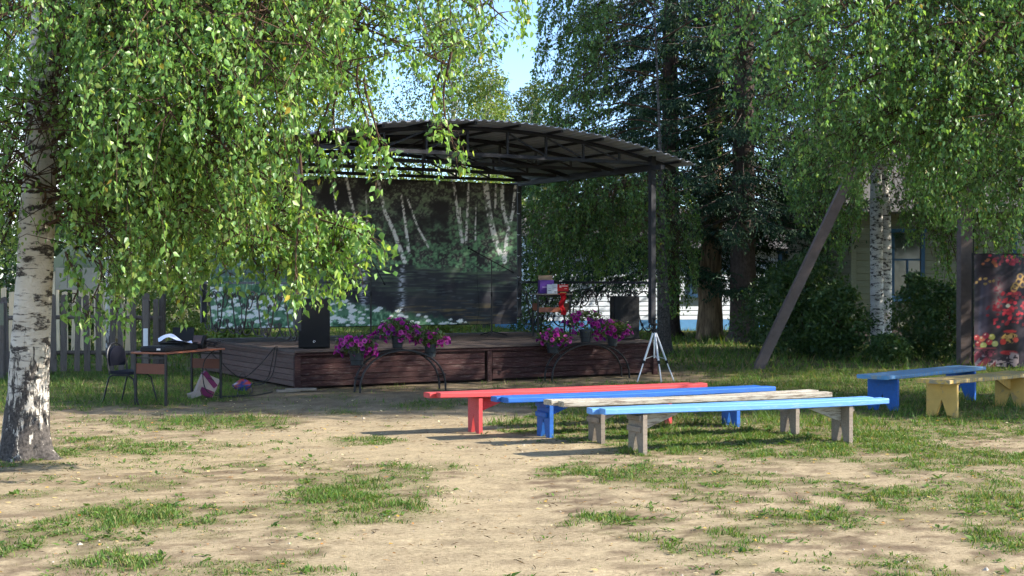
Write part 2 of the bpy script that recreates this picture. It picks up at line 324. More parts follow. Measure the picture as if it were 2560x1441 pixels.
def axis(a, b, st, lo, hi):
    m = np.arange(a, b, st); l = [a]; k = st
    while l[-1] > lo: k *= 1.35; l.append(l[-1]-k)
    h = [m[-1]]; k = st
    while h[-1] < hi: k *= 1.35; h.append(h[-1]+k)
    return np.concatenate([l[:0:-1], m, h[1:]])
xs = axis(-6.5, 7.5, .075, -700, 700)
ys = np.concatenate([axis(6.6, 16, .075, -60, 16.2), np.arange(16.4, 30, .2), axis(30.2, 45, .8, 30.2, 900)[0:]])
ys = np.unique(np.round(ys, 4))
GX, GY = np.meshgrid(xs, ys); nxx, nyy = len(xs), len(ys)
D = density(GX, GY); gcov = sstep(.05, .55, D+.25*(vn(GX*9, GY*9, 2)-.5))
sand = np.array(S(158, 143, 116)); soil = np.array(S(98, 84, 68)); turf = np.array(S(88, 88, 52))
nb = vn(GX*.9+3, GY*.9+1, 3)[..., None]; nf = vn(GX*13, GY*13, 2)[..., None]
c = sand*(.92+.16*nb)*(.78+.44*nf)
br_ = bare(GX, GY).astype(float); litter = ((sstep(.42, .66, vn(GX*6+40, GY*9+7, 4))*.7*(.45+1.1*vn(GX*.8+4, GY*.8, 2))+.12)*(1-.75*br_)+.25*br_*sstep(.55, .7, vn(GX*3+40, GY*5+7, 3)))[..., None]
c = c*(1-litter)+soil*(.95+.5*nf)*litter
dirt = sstep(15.5, 18.5, GY+2*(vn(GX*.8, GY*.8, 2)-.5))[..., None]*.55
c = c*(1-dirt)+soil*(.9+.3*nb)*dirt
gk = (gcov*np.where(GY < 15.5, .42, .8))[..., None]; c = c*(1-gk)+(turf*(.7+.6*nf))*gk
GV = np.stack([GX, GY, gz(GX, GY)*(np.abs(GX) < 40)*(GY < 60)], -1).reshape(-1, 3)
ii = (np.arange(nyy-1)[:, None]*nxx+np.arange(nxx-1)[None, :]).ravel()
gm, gn, gp, go = base_nodes('sandy_ground'); A = gn.nodes.new; K = gn.links.new
va = A('ShaderNodeVertexColor'); va.layer_name = 'col'; tcg = A('ShaderNodeTexCoord')
z1 = A('ShaderNodeTexNoise'); z1.inputs['Scale'].default_value = 30; z1.inputs['Detail'].default_value = 8; z1.inputs['Roughness'].default_value = .75; K(tcg.outputs['Object'], z1.inputs['Vector'])
r1 = rampnode(gn, [(.33, (.45, .42, .38)), (.46, (.9, .89, .87)), (.56, (1.03, 1.03, 1.02)), (.7, (1.5, 1.5, 1.48))]); K(z1.outputs[0], r1.inputs[0])
mm = A('ShaderNodeVectorMath'); mm.operation = 'MULTIPLY'; K(va.outputs[0], mm.inputs[0]); K(r1.outputs[0], mm.inputs[1]); K(mm.outputs[0], gp.inputs['Base Color'])
z2 = A('ShaderNodeTexNoise'); z2.inputs['Scale'].default_value = 90; z2.inputs['Detail'].default_value = 6; K(tcg.outputs['Object'], z2.inputs['Vector'])
z3 = A('ShaderNodeTexVoronoi'); z3.inputs['Scale'].default_value = 60; K(tcg.outputs['Object'], z3.inputs['Vector'])
za = A('ShaderNodeMath'); za.operation = 'ADD'; K(z2.outputs[0], za.inputs[0]); za.inputs[1].default_value = 0
bpg = A('ShaderNodeBump'); bpg.inputs['Strength'].default_value = .55; bpg.inputs['Distance'].default_value = .012; K(za.outputs[0], bpg.inputs['Height']); K(bpg.outputs[0], gp.inputs['Normal'])
gp.inputs['Roughness'].default_value = .95; gp.inputs['Specular IOR Level'].default_value = .1
ground = npmesh('ground', GV, np.stack([ii, ii+1, ii+1+nxx, ii+nxx], 1), gm, None, c.reshape(-1, 3), True); tag(ground, 'sandy trampled yard with thin turf', None, None, 'structure')

def scatter(y0, y1, n, xpad=1.08):
    Y = np.sqrt(rng.uniform(y0*y0, y1*y1, n)); X = Y*rng.uniform(-.375*xpad, .375*xpad, n); return X, Y
GREEN = np.array([[.085, .165, .032], [.12, .20, .045], [.055, .12, .03], [.17, .20, .06], [.26, .22, .11]])
def pick(n, pal, p, jit=.25):
    c = pal[rng.choice(len(pal), n, p=p)]; return c*(1+jit*rng.standard_normal((n, 1))*.6).clip(.45, 1.7)
def blades(X, Y, h, w, lean, col, tri3):
    n = len(X); a = rng.uniform(0, 2*np.pi, n); b = rng.uniform(0, 2*np.pi, n)
    base = np.stack([X, Y, gz(X, Y)-.004], 1); sd = np.stack([np.cos(a), np.sin(a), 0*a], 1)*(w/2)[:, None]
    ln = np.stack([np.cos(b), np.sin(b), 0*b], 1)*(h*lean)[:, None]; up = np.stack([0*h, 0*h, h*np.sqrt(np.maximum(.08, 1-lean**2))], 1)
    k = np.arange(n)
    if not tri3:
        V = np.stack([base-sd, base+sd, base+ln+up], 1).reshape(-1, 3); Fc = np.stack([k*3, k*3+1, k*3+2], 1); return V, Fc, np.repeat(col, 3, 0)
    m = base+ln*.38+up*.62
    V = np.stack([base-sd*.8, base+sd*.8, m+sd, m-sd, base+ln+up*.92], 1).reshape(-1, 3)
    Fc = np.concatenate([np.stack([k*5, k*5+1, k*5+2], 1), np.stack([k*5, k*5+2, k*5+3], 1), np.stack([k*5+3, k*5+2, k*5+4], 1)]); return V, Fc, np.repeat(col, 5, 0)
def join(parts):
    Vs, Fs, Cs = [], [], []; o = 0
    for V, Fc, c in parts: Vs.append(V); Fs.append(Fc+o); Cs.append(c); o += len(V)
    return np.concatenate(Vs), np.concatenate(Fs), np.concatenate(Cs)
parts = []
for (y0, y1, n, hh, ww, t3) in ((7.0, 15, 262000, .038, .006, True), (7.0, 15, 180000, .028, .0078, False), (15, 25, 150000, .075, .0105, False), (25, 52, 80000, .14, .027, False)):
    X, Y = scatter(y0, y1, n); d = density(X, Y); cl = .45+.9*vn(X*11, Y*11, 2)
    tuft = sstep(.40, .66, vn(X*13+2, Y*13, 2)*.6+vn(X*3.1, Y*3.1+4, 2)*.4+.14*d); cl = cl*(tuft*1.25+.03 if y0 < 10 else .35+.8*tuft)
    k = rng.random(n) < d*cl*(.95 if y0 < 10 else 1); X, Y, d = X[k], Y[k], d[k]; n = len(X)
    h = hh*rng.uniform(.35, 1.3, n)*(.45+.65*d.clip(0, 1))*(.45+1.3*sstep(.35, .75, vn(X*4.5+8, Y*4.5, 2))); parts.append(blades(X, Y, h, ww*rng.uniform(.6, 1.5, n), rng.uniform(.25, .93, n), pick(n, GREEN, [.33, .28, .15, .15, .09]), t3))
V, Fc, C = join(parts); tag(npmesh('grass', V, Fc, M['grass'], None, C), 'short trampled green grass in tufts over the sand', 'grass', None, 'stuff')

LEAF5 = np.array([[0, 0, 0], [-.36, .34, .05], [.36, .34, .05], [0, 1, -.06], [0, .4, -.045]]); LF5 = np.array([[0, 4, 1], [0, 2, 4], [1, 4, 3], [4, 2, 3]])
LEAF4 = np.array([[0, 0, 0], [-.36, .4, .05], [0, 1, 0], [.36, .4, .05]]); LF4 = np.array([[0, 3, 2], [0, 2, 1]])
def leafmesh(P, d, n, l, w, col, fine=True):
    d = d/np.linalg.norm(d, axis=1, keepdims=True); s = np.cross(d, n); s /= np.linalg.norm(s, axis=1, keepdims=True)+1e-9; n = np.cross(s, d)
    T, Fq = (LEAF5, LF5) if fine else (LEAF4, LF4)
    V = P[:, None, :]+s[:, None, :]*(T[None, :, 0:1]*w[:, None, None])+d[:, None, :]*(T[None, :, 1:2]*l[:, None, None])+n[:, None, :]*(T[None, :, 2:3]*l[:, None, None])
    k = len(T); Fc = (np.arange(len(P))[:, None, None]*k+Fq[None]).reshape(-1, 3); return V.reshape(-1, 3), Fc, np.repeat(col, k, 0)
def rdir(n, z=0., s=1.):
    v = rng.standard_normal((n, 3))*s; v[:, 2] += z; return v/np.linalg.norm(v, axis=1, keepdims=True)
# broad-leaved weeds (plantain, clover) between the grass
X, Y = scatter(7.1, 16.5, 21000); d = density(X, Y); k = rng.random(len(X)) < d*.3*(vn(X*6, Y*6, 2) > .47); X, Y = X[k], Y[k]; ps = []
for j in range(7):
    n = len(X); a = rng.uniform(0, 6.28, n); e = rng.uniform(.15, .8, n); dd = np.stack([np.cos(a), np.sin(a), e], 1)
    l = rng.uniform(.02, .05, n)*np.where(rng.random(n) < .1, 1.6, 1); nn = rdir(n, 2.0, .5); ps.append(leafmesh(np.stack([X, Y, gz(X, Y)+.004], 1)+rng.normal(0, .022, (n, 3))*[1, 1, 0], dd, nn, l, l*rng.uniform(.45, .8, n), pick(n, GREEN[:3], [.5, .3, .2])))
V, Fc, C = join(ps); tag(npmesh('weeds', V, Fc, M['grass'], None, C), 'low broad leaved weeds among the grass tufts', 'weeds', None, 'stuff')
# fallen birch leaves, twigs and pebbles
X, Y = scatter(7.1, 19, 950); n = len(X); a = rng.uniform(0, 6.28, n); l = rng.uniform(.02, .05, n)
pal = np.array([S(214, 176, 70), S(196, 178, 130), S(150, 108, 62), S(216, 206, 170), S(196, 130, 50)])
V, Fc, C = leafmesh(np.stack([X, Y, gz(X, Y)+.008], 1), np.stack([np.cos(a), np.sin(a), rng.uniform(-.1, .35, n)], 1), rdir(n, 2.2, .45), l, l*.8, pick(n, pal, [.22, .25, .2, .25, .08], .15))
tag(npmesh('fallen_leaves', V, Fc, M['leaf'], None, C), 'scattered dry and yellow birch leaves on the sand', 'fallen leaves', None, 'stuff')
X, Y = scatter(7.1, 17, 5200); k = rng.random(len(X)) < .18+.8*sstep(.5, .7, vn(X*2.1+40, Y*3.2+7, 4)); X, Y = X[k], Y[k]; n = len(X); a = rng.uniform(0, 6.28, n); l = rng.uniform(.012, .075, n)
p0 = np.stack([X, Y, gz(X, Y)+.004], 1); dv = np.stack([np.cos(a)*l, np.sin(a)*l, rng.uniform(0, .012, n)], 1); wv = np.stack([-np.sin(a), np.cos(a), 0*a], 1)*.0022
V = np.stack([p0-wv, p0+wv, p0+dv, p0+dv*.5+[0, 0, .006]], 1).reshape(-1, 3); kk = np.arange(n)*4
tag(npmesh('twig_litter', V, np.concatenate([np.stack([kk, kk+1, kk+3], 1), np.stack([kk+1, kk+2, kk+3], 1)]), M['grass'], None, np.repeat(pick(n, np.array([S(92, 74, 58), S(150, 124, 92), S(70, 60, 52)]), [.4, .4, .2]), 4, 0)), 'dry twig and grass litter on the sand', 'litter', None, 'stuff')
pm = MB(); X, Y = scatter(7.1, 17, 260)
for x, y in zip(X, Y):
    r = random.uniform(.004, .013) if random.random() < .97 else random.uniform(.016, .03); z = float(gz(x, y))
    q = [random.uniform(.7, 1.2) for _ in range(5)]
    pm.add([(x+r*q[0], y, z), (x, y+r*q[1], z), (x-r*q[2], y, z), (x, y-r*q[3], z), (x+r*.2, y-r*.1, z+r*q[4]*.8), (x, y, z-r)], [(0, 1, 4), (1, 2, 4), (2, 3, 4), (3, 0, 4), (1, 0, 5), (2, 1, 5), (3, 2, 5), (0, 3, 5)])
tag(pm.build('pebbles', pmat('pebble', S(170, 158, 142), .8, .2, .25, 5, rnd=0)), 'small pale pebbles strewn over the sand', 'pebbles', None, 'stuff')

# ------------------------------------------------------------------ trees
def tubes(P, R, n=3):                            # many polylines at once: P (N,K,3), R (N,K)
    N, Kp, _ = P.shape; T = np.gradient(P, axis=1); T /= np.linalg.norm(T, axis=2, keepdims=True)+1e-9
    ref = np.where(np.abs(T[..., 2:3]) > .85, np.array([1., .1, 0]), np.array([0., .1, 1.])); a = np.cross(T, ref); a /= np.linalg.norm(a, axis=2, keepdims=True)+1e-9; b = np.cross(T, a)
    an = 2*np.pi*np.arange(n)/n
    V = P[:, :, None, :]+R[:, :, None, None]*(a[:, :, None, :]*np.cos(an)[None, None, :, None]+b[:, :, None, :]*np.sin(an)[None, None, :, None])
    i, j, k = np.meshgrid(np.arange(N), np.arange(Kp-1), np.arange(n), indexing='ij'); k2 = (k+1) % n; base = i*Kp*n+j*n
    return V.reshape(-1, 3), np.stack([base+k, base+k2, base+n+k2, base+n+k], -1).reshape(-1, 4)
def trunk_obj(pts, rad, mat, parent, n=20, flare=.5, lobes=5, rough=.05, seed=0, step=.1, roots=()):
    pts = np.array(pts, float); seg = np.concatenate([[0], np.cumsum(np.linalg.norm(np.diff(pts, axis=0), axis=1))])
    q = np.arange(0, seg[-1]+step, step).clip(0, seg[-1]); C = np.stack([np.interp(q, seg, pts[:, k]) for k in range(3)], 1); r = np.interp(q, seg, rad)
    an = 2*np.pi*np.arange(n)/n; A_, Q = np.meshgrid(an, q); z = C[:, 2][:, None]-C[0, 2]
    rr = r[:, None]*(1+flare*np.exp(-np.maximum(z, 0)/.16)*(.55+.45*np.cos(lobes*A_+seed)))*(1+rough*2*(vn(A_*4/6.28*4+seed*7, Q*2.2+seed, 3)-.5))
    for (az, ln) in roots: rr = rr+ln*np.exp(-np.maximum(z, 0)/.10)*np.exp(-((np.angle(np.exp(1j*(A_-az))))/.35)**2)
    V = np.stack([C[:, 0][:, None]+rr*np.cos(A_), C[:, 1][:, None]+rr*np.sin(A_), C[:, 2][:, None]+0*A_], -1).reshape(-1, 3)
    i, k = np.meshgrid(np.arange(len(q)-1), np.arange(n), indexing='ij'); Fq = np.stack([i*n+k, i*n+(k+1) % n, (i+1)*n+(k+1) % n, (i+1)*n+k], -1).reshape(-1, 4)
    return npmesh('trunk', V, Fq, mat, parent, None, True)
def limbcurve(p0, p2, lift, K=12):
    p0 = np.array(p0, float); p2 = np.array(p2, float); m = p0*.45+p2*.55; m[2] = max(p0[2], p2[2])+lift; t = np.linspace(0, 1, K)[:, None]
    c = (1-t)**2*p0+2*t*(1-t)*m+t*t*p2; c[1:-1] += rng.normal(0, .03, (K-2, 3)); return c
def on_trunk(tp, z):
    tp = np.array(tp); return np.array([np.interp(z, tp[:, 2], tp[:, 0]), np.interp(z, tp[:, 2], tp[:, 1]), z])
def crown(parent, base, limbs, ntw, twl, spread, nleaf, ll, pal, pp, poly=None, keep=None, fine=True, bark=None, hang=.75, umin=.25, mat=None, lw=.82, jit=.025, singles=0, leafdown=1.1):
    """limbs: list of (K,3) curves. Twigs spring from short side branches and hang; leaves sit along them."""
    base = np.array(base); LP = np.stack(limbs); NL, Kp, _ = LP.shape; N = NL*ntw
    li = np.repeat(np.arange(NL), ntw); u = rng.uniform(umin, 1, N)**.8*(Kp-1); i0 = np.floor(u).astype(int).clip(0, Kp-2); f = (u-i0)[:, None]
    A0 = LP[li, i0]*(1-f)+LP[li, i0+1]*f; ax = LP[li, i0+1]-LP[li, i0]; ax /= np.linalg.norm(ax, axis=1, keepdims=True)+1e-9
    off = rdir(N, .12, 1.)*(spread*rng.uniform(.1, 1, N)**.7)[:, None]+ax*spread*.3; B0 = A0+off
    d0 = off/(np.linalg.norm(off, axis=1, keepdims=True)+1e-9)+ax*.5+rng.normal(0, .35, (N, 3)); d0[:, 2] = d0[:, 2].clip(-.4, .5); d0 /= np.linalg.norm(d0, axis=1, keepdims=True)
    Ln = twl*rng.uniform(.45, 1.35, N)
    def path(Ln, t): return B0[:, None]+d0[:, None]*(Ln[:, None]*t*(1-.5*t))[..., None]+np.array([0, 0, -1.])*(Ln[:, None]*hang*t**1.8)[..., None]
    ok = np.ones(N, bool)
    if poly is not None:
        good = np.zeros(N, bool); best = Ln*0
        for fac in (1., .75, .5, .3):
            Q = path(Ln*fac, np.array([[.4, .8, 1.05]])); x, y = proj(Q); inn = inpoly(x, y, poly).all(1) & ~good; best[inn] = (Ln*fac)[inn]; good |= inn
        x, y = proj(B0); ok = good & inpoly(x, y, poly); Ln = np.where(ok, best, Ln)
    if keep is not None: ok &= keep(B0, proj(B0), path(Ln, np.array([[1.]]))[:, 0])
    A0, B0, d0, Ln, li = A0[ok], B0[ok], d0[ok], Ln[ok], li[ok]; N = len(Ln)
    kt = 5 if fine else 4; t = np.linspace(0, 1, kt)[None, :]; tw = path(Ln, t); sub = A0[:, None]+(B0-A0)[:, None]*np.linspace(0, 1, 2)[None, :, None]
    bt = M['bark_brown'] if bark is None else bark
    V1, F1 = tubes(tw, np.linspace(.0034, .0014, kt)[None, :].repeat(N, 0)*(1 if fine else 1.6)); V2, F2 = tubes(sub, np.array([[.007, .003]]).repeat(N, 0))
    V3, F3 = tubes(LP, np.linspace(1, .18, Kp)[None, :]*(.008+.006*np.linalg.norm(LP[:, -1]-LP[:, 0], axis=1))[:, None], 6)
    V = np.concatenate([V1, V2, V3])-base; Fq = np.concatenate([F1, F2+len(V1), F3+len(V1)+len(V2)])
    npmesh('branches', V, Fq, bt, parent)['kind'] = 'stuff'
    tl = rng.uniform(.04, 1.03, (N, nleaf)); tl[:, 0] = 1.0
    LPt = path(Ln, tl).reshape(-1, 3)+rng.normal(0, jit, (N*nleaf, 3)); n = len(LPt)
    drop = rng.random(n) < np.repeat((Ln/(twl*1.1)).clip(.25, 1), nleaf); LPt = LPt[drop]; n = len(LPt)
    dd = rdir(n, -leafdown, .62); nn = rdir(n, .25, 1.); l = ll*rng.uniform(.5, 1.3, n); w = l*lw*rng.uniform(.8, 1.12, n); col = pick(n, pal, pp, .34)
    col = col*(.85+.3*vn(LPt[:, 0]*1.7+LPt[:, 1], LPt[:, 2]*1.7, 2))[:, None]
    ix = np.zeros(n, bool)
    if singles:
        x, y = proj(LPt); sc_ = l/LPt[:, 1]*((x > 0) & (x < 2560) & (y > 0)); 
        low = y > 380; ix[np.argsort(-(sc_*low))[:singles]] = True
        meshes = []
        for q in range(4):
            c = pal[q % len(pal)]; mo = npmesh('leaf', LEAF5*np.array([lw, 1, 1]), LF5, mat or M['leaf'], None, np.repeat(c[None], 5, 0)); meshes.append(mo.data); bpy.data.objects.remove(mo)
        for j in np.nonzero(ix)[0]:
            d_ = dd[j]/np.linalg.norm(dd[j]); s_ = np.cross(d_, nn[j]); s_ /= np.linalg.norm(s_); n_ = np.cross(s_, d_); o = bpy.data.objects.new('leaf', random.choice(meshes)); link(o, parent)
            mt = Matrix(((*(s_[k]*l[j] for k in (0,)), d_[0]*l[j], n_[0]*l[j], LPt[j, 0]-base[0]), (s_[1]*l[j], d_[1]*l[j], n_[1]*l[j], LPt[j, 1]-base[1]), (s_[2]*l[j], d_[2]*l[j], n_[2]*l[j], LPt[j, 2]-base[2]), (0, 0, 0, 1)))
            o.matrix_basis = mt
    q = ~ix; V, Fc, C = leafmesh(LPt[q]-base, dd[q], nn[q], l[q], w[q], col[q], fine); cr = npmesh('crown', V, Fc, mat or M['leaf'], parent, C); cr['kind'] = 'stuff'
    print('crown', parent.name, 'twigs', N, 'leaves', n)
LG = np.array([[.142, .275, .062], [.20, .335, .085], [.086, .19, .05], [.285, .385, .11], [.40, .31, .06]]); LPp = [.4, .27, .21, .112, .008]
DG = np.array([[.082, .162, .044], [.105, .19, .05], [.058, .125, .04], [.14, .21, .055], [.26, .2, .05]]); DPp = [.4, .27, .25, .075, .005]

# the big birch at the left
TB = [(-4.53, 12.68, -.05), (-4.50, 12.68, .5), (-4.43, 12.66, 1.6), (-4.36, 12.64, 2.8), (-4.30, 12.62, 4.2), (-4.2, 12.6, 6.5), (-4.15, 12.6, 9.5), (-4.1, 12.6, 12)]
t = thing('birch_tree', 'large white barked birch with hanging leafy branches at the left edge', 'tree', (-4.53, 12.68, 0))
b0 = np.array([-4.53, 12.68, 0.])
trunk_obj(np.array(TB)-b0, [.215, .188, .165, .148, .13, .11, .07, .02], M['bark_big'], t, 28, .32, 5, .10, 1, .06, [(-.3, .22), (2.6, .08), (4.6, .06)])
ends = [(1300, 40, 12), (1280, -160, 13), (1190, 60, 11.6), (1120, 200, 11.2), (1080, -80, 14), (1000, 20, 13.5), (1060, 120, 12.2), (920, 60, 11), (930, 260, 10.8), (850, 200, 10.4), (860, 20, 12.8), (760, 60, 12.4), (790, 330, 10.9), (740, 420, 11.2), (700, 220, 10.5),
        (730, 540, 11.2), (650, 480, 12), (600, 590, 12.6), (560, 260, 10.6), (520, 480, 13), (470, 120, 11), (430, 330, 10.5), (400, 560, 11.8), (320, 180, 12), (330, 420, 11), (270, 620, 11.5), (620, -20, 14), (350, -60, 13.5), (620, 360, 11.4),
        (190, 560, 11.9), (150, 300, 11.2), (60, 440, 10.9), (20, 560, 11.6), (-100, 420, 12), (-60, 180, 11.1), (-250, 250, 11.5), (-320, 500, 12.5), (100, 60, 11.2), (240, 40, 11.4), (520, 30, 11.6), (660, 120, 11.4), (250, 430, 13.6), (450, 420, 14.2), (680, 330, 13.6), (-200, 350, 14), (0, 100, 14), (760, 200, 13.4), (700, 600, 12.8), (640, 640, 11.6), (520, 610, 12.2), (440, 650, 12.6), (330, 660, 12.9), (230, 700, 12.2), (330, 560, 13.6), (480, 560, 11.4), (20, 610, 12.9), (-40, 540, 11.2), (570, 420, 11), (380, 60, 10.6), (180, 160, 13.6), (840, 120, 11.8), (960, 120, 12), (1020, 160, 11.6), (1230, 40, 12), (1150, 10, 12.5), (1270, 90, 11.8)]
limbs = []
for (px, py, Y) in ends:
    e = P3(px, py, Y); dist = math.hypot(e[0]+4.3, e[1]-12.6); z = min(max(e[2]+dist*.15+rng.uniform(-.3, .4), 2.1), 9.5); e[2] += .12
    limbs.append(limbcurve(on_trunk(TB, z), e, .2+.14*dist))
PB = [(-1200, -900), (1345, -900), (1345, 70), (1300, 130), (1240, 165), (1180, 175), (1140, 230), (1095, 200), (1040, 205), (985, 200), (955, 250), (915, 260), (880, 255), (840, 275), (790, 300), (750, 340), (735, 420), (760, 510), (830, 555), (850, 620), (830, 660), (790, 680), (730, 680), (690, 660),
      (600, 680), (530, 650), (480, 730), (400, 745), (340, 730), (290, 790), (215, 800), (160, 720), (130, 640), (90, 620), (40, 660), (-40, 680), (-1200, 740)]
def keepB(B0, xy, tip):
    x, y = xy; r = rng.random(len(x)); k = np.ones(len(x), bool)
    k &= ~((x > 880) & (r > .8)); k &= ~((x > 880) & (x < 1000) & (y > 40) & (r > .3))
    tx, ty = proj(tip)
    k &= ~((ty < 330) & (tx > 20) & (tx < 150) & (tip[:, 1] < 12.5) & (r > .4)); k &= ~((np.maximum(y, ty) > 300) & (tx > 0) & (tx < 170) & (r > .13) & (tip[:, 1] < 12.7)); k &= ~((tx > 135) & (tx < 290) & (ty > 560) & (r > .22)); return k
crown(t, b0, limbs, 46, .58, .8, 38, .059, LG, LPp, PB, keepB, True, None, .72, .22, singles=290, jit=.04)
strands = []                                     # single festoons hanging clear of the crown
for (a, b_) in [((735, 330, 11.0), (757, 740, 10.95)), ((700, 380, 11.2), (705, 560, 11.2)), ((925, 190, 11.0), (940, 465, 10.95)), ((905, 160, 11.2), (915, 400, 11.15)), ((880, 150, 11.4), (885, 330, 11.4)), ((1120, 130, 11.4), (1128, 410, 11.3)), ((1095, 150, 11.6), (1092, 330, 11.6)), 
                ((850, 200, 11.0), (842, 420, 11.0)), ((810, 260, 11.0), (800, 430, 11.0)), ((780, 560, 11.6), (795, 720, 11.6)), ((820, 600, 11.8), (835, 690, 11.8)), ((680, 560, 11.6), (690, 690, 11.6)), ((560, 560, 11.8), (575, 690, 11.8)), ((505, 560, 12), (505, 690, 12)), ((240, 640, 11.6), (235, 800, 11.6)), ((300, 640, 11.8), (300, 790, 11.8)), ((180, 630, 11.7), (185, 760, 11.7)), ((440, 620, 12.2), (450, 770, 12.2)), ((640, 600, 12), (650, 710, 12))]:
    p, q = P3(*a), P3(*b_); tt_ = np.linspace(0, 1, 8)[:, None]; c_ = p*(1-tt_)+q*tt_; c_[:, 0] += .05*np.sin(tt_[:, 0]*5+p[0]*7); c_[:, 1] += .04*np.sin(tt_[:, 0]*4+p[0]*9); strands.append(c_)
crown(t, b0, strands, 14, .14, .08, 8, .072, LG*1.1, LPp, None, None, True, None, .8, .0, jit=.03)
sprays = []
for (a, b_, c3) in [((560, 500, 12.2), (820, 540, 11.8), (935, 600, 11.6)), ((600, 560, 12.4), (790, 590, 12), (860, 630, 11.9)), ((620, 520, 12), (740, 600, 11.8), (810, 650, 11.7)), ((700, 540, 12.2), (850, 545, 12), (900, 570, 11.9)), ((560, 600, 12.2), (690, 630, 12), (760, 690, 12))]:
    p, m_, q = P3(*a), P3(*b_), P3(*c3); tt_ = np.linspace(0, 1, 10)[:, None]; sprays.append((1-tt_)**2*p+2*tt_*(1-tt_)*m_+tt_**2*q)
crown(t, b0, sprays, 34, .2, .15, 11, .071, LG*1.1, LPp, None, None, True, None, .8, .15, jit=.03)
limbs = []
for k in range(16):
    z = rng.uniform(4.5, 10.5); a = k*2.4; r = 2.6*(1-(z-4.5)/9); limbs.append(limbcurve(on_trunk(TB, z), on_trunk(TB, z)+[math.cos(a)*r, math.sin(a)*r, .5], .5))
crown(t, b0, limbs, 22, .9, .8, 22, .075, LG, LPp, None, None, False)

def clear_stem(tip):
    x, y = proj(tip); return ~((x > 2155) & (x < 2255) & (y > 415) & (rng.random(len(x)) > .12))
# the birch whose crown hangs in from the right
TR = [(9.2, 19.3, 0), (9.15, 19.25, 3), (9.0, 19.2, 7), (8.9, 19.1, 13)]
t = thing('birch_tree', 'birch whose dense drooping crown fills the upper right corner', 'tree', (9.2, 19.3, 0)); b0 = np.array([9.2, 19.3, 0.])
trunk_obj(np.array(TR)-b0, [.2, .17, .13, .02], M['bark_thin'], t, 16, .4, 5, .05, 2, .25)
ends = [(1800, 60, 17), (1770, -60, 18), (1830, 180, 17.6), (1860, 20, 16.2), (1900, 280, 18), (1930, 120, 16.6), (1970, 380, 19), (1990, 220, 17), (2010, 20, 18), (2060, 300, 16.8), (2080, 120, 16.4), (2100, 420, 20), (2150, 220, 17.4), (2150, 30, 16.2), (2210, 320, 18), (2250, 120, 16.6), (2290, 400, 19.4), (2300, 240, 16.8), (2350, 60, 17.2),
        (2400, 340, 17), (2420, 180, 16.2), (2440, 480, 18.6), (2480, 60, 17.4), (2500, 320, 16.6), (2530, 500, 17.8), (2550, 180, 18), (2600, 400, 16.4), (2650, 560, 18), (2200, 460, 21), (2350, 520, 21.5), (2050, -80, 19), (2250, -60, 20), (1950, -100, 16.4), (2110, 390, 19), (2140, 340, 18), (2080, 430, 20), (2060, 370, 19), (2130, 430, 18.4)]
limbs = []
for (px, py, Y) in ends:
    e = P3(px, py, Y); dist = math.hypot(e[0]-9.1, e[1]-19.2); z = min(max(e[2]+dist*.1+rng.uniform(-.3, .4), 2.4), 10); limbs.append(limbcurve(on_trunk(TR, z), e+[0, 0, .15], .2+.11*dist))
PR = [(1735, -900), (1735, 60), (1785, 170), (1815, 290), (1870, 330), (1890, 400), (1960, 510), (2010, 470), (2090, 470), (2150, 520), (2250, 480), (2330, 560), (2420, 600), (2480, 640), (2560, 690), (2700, 730), (3600, 760), (3600, -900)]
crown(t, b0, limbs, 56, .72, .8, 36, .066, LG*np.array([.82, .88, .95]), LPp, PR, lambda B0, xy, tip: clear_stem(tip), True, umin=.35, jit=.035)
limbs = []
for k in range(26):
    z = rng.uniform(4.2, 12); a = k*2.4; r = 4.6*(1-(z-4)/13); limbs.append(limbcurve(on_trunk(TR, z), on_trunk(TR, z)+[math.cos(a)*r, .4+math.sin(a)*r*.85, .4], .6))
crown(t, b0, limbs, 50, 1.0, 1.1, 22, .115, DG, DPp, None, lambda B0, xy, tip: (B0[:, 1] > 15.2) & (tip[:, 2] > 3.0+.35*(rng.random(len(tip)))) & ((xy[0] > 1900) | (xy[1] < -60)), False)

# the twin-stemmed birch before the grey house
bx, by = 8.35, 31.0
t = thing('birch_tree', 'twin stemmed white birch in front of the grey wooden house', 'tree', (bx, by, 0)); b0 = np.array([bx, by, 0.])
T1 = [(8.30, 31, 0), (8.27, 31, 3), (8.25, 31, 5), (8.1, 31, 11)]; T2 = [(8.50, 31.15, 0), (8.51, 31.15, 2.4), (8.47, 31.15, 4.2), (8.9, 31.2, 10)]
trunk_obj(np.array(T1)-b0, [.16, .145, .12, .02], M['bark_bright'], t, 12, .3, 4, .05, 3, .2); trunk_obj(np.array(T2)-b0, [.17, .155, .12, .02], M['bark_bright'], t, 12, .3, 4, .05, 4, .2)
ends = [(1990, 480, 30.5), (2030, 540, 30), (2060, 420, 30), (2100, 520, 29.6), (2150, 440, 29.6), (2180, 330, 30), (2240, 500, 29.5), (2290, 560, 29.8), (2330, 460, 29.5), (2380, 600, 30), (2430, 540, 30), (2480, 640, 30.4), (2350, 360, 31), (2080, 300, 31), (2520, 480, 31), (2250, 260, 31.5), (2330, 640, 29.8), (2400, 700, 30.2), (2140, 350, 32.5), (2420, 400, 32.6), (2050, 600, 31.5), (2120, 640, 31)]
limbs = [limbcurve(on_trunk(T1, min(max(P3(*e)[2]+.6, 4.7), 9)), P3(*e), .5) for e in ends]
PT = [(1930, -500), (1930, 420), (1985, 560), (2040, 620), (2100, 690), (2150, 600), (2180, 520), (2240, 560), (2260, 620), (2330, 620), (2330, 760), (2390, 800), (2440, 740), (2500, 700), (2700, 720), (2700, -500)]
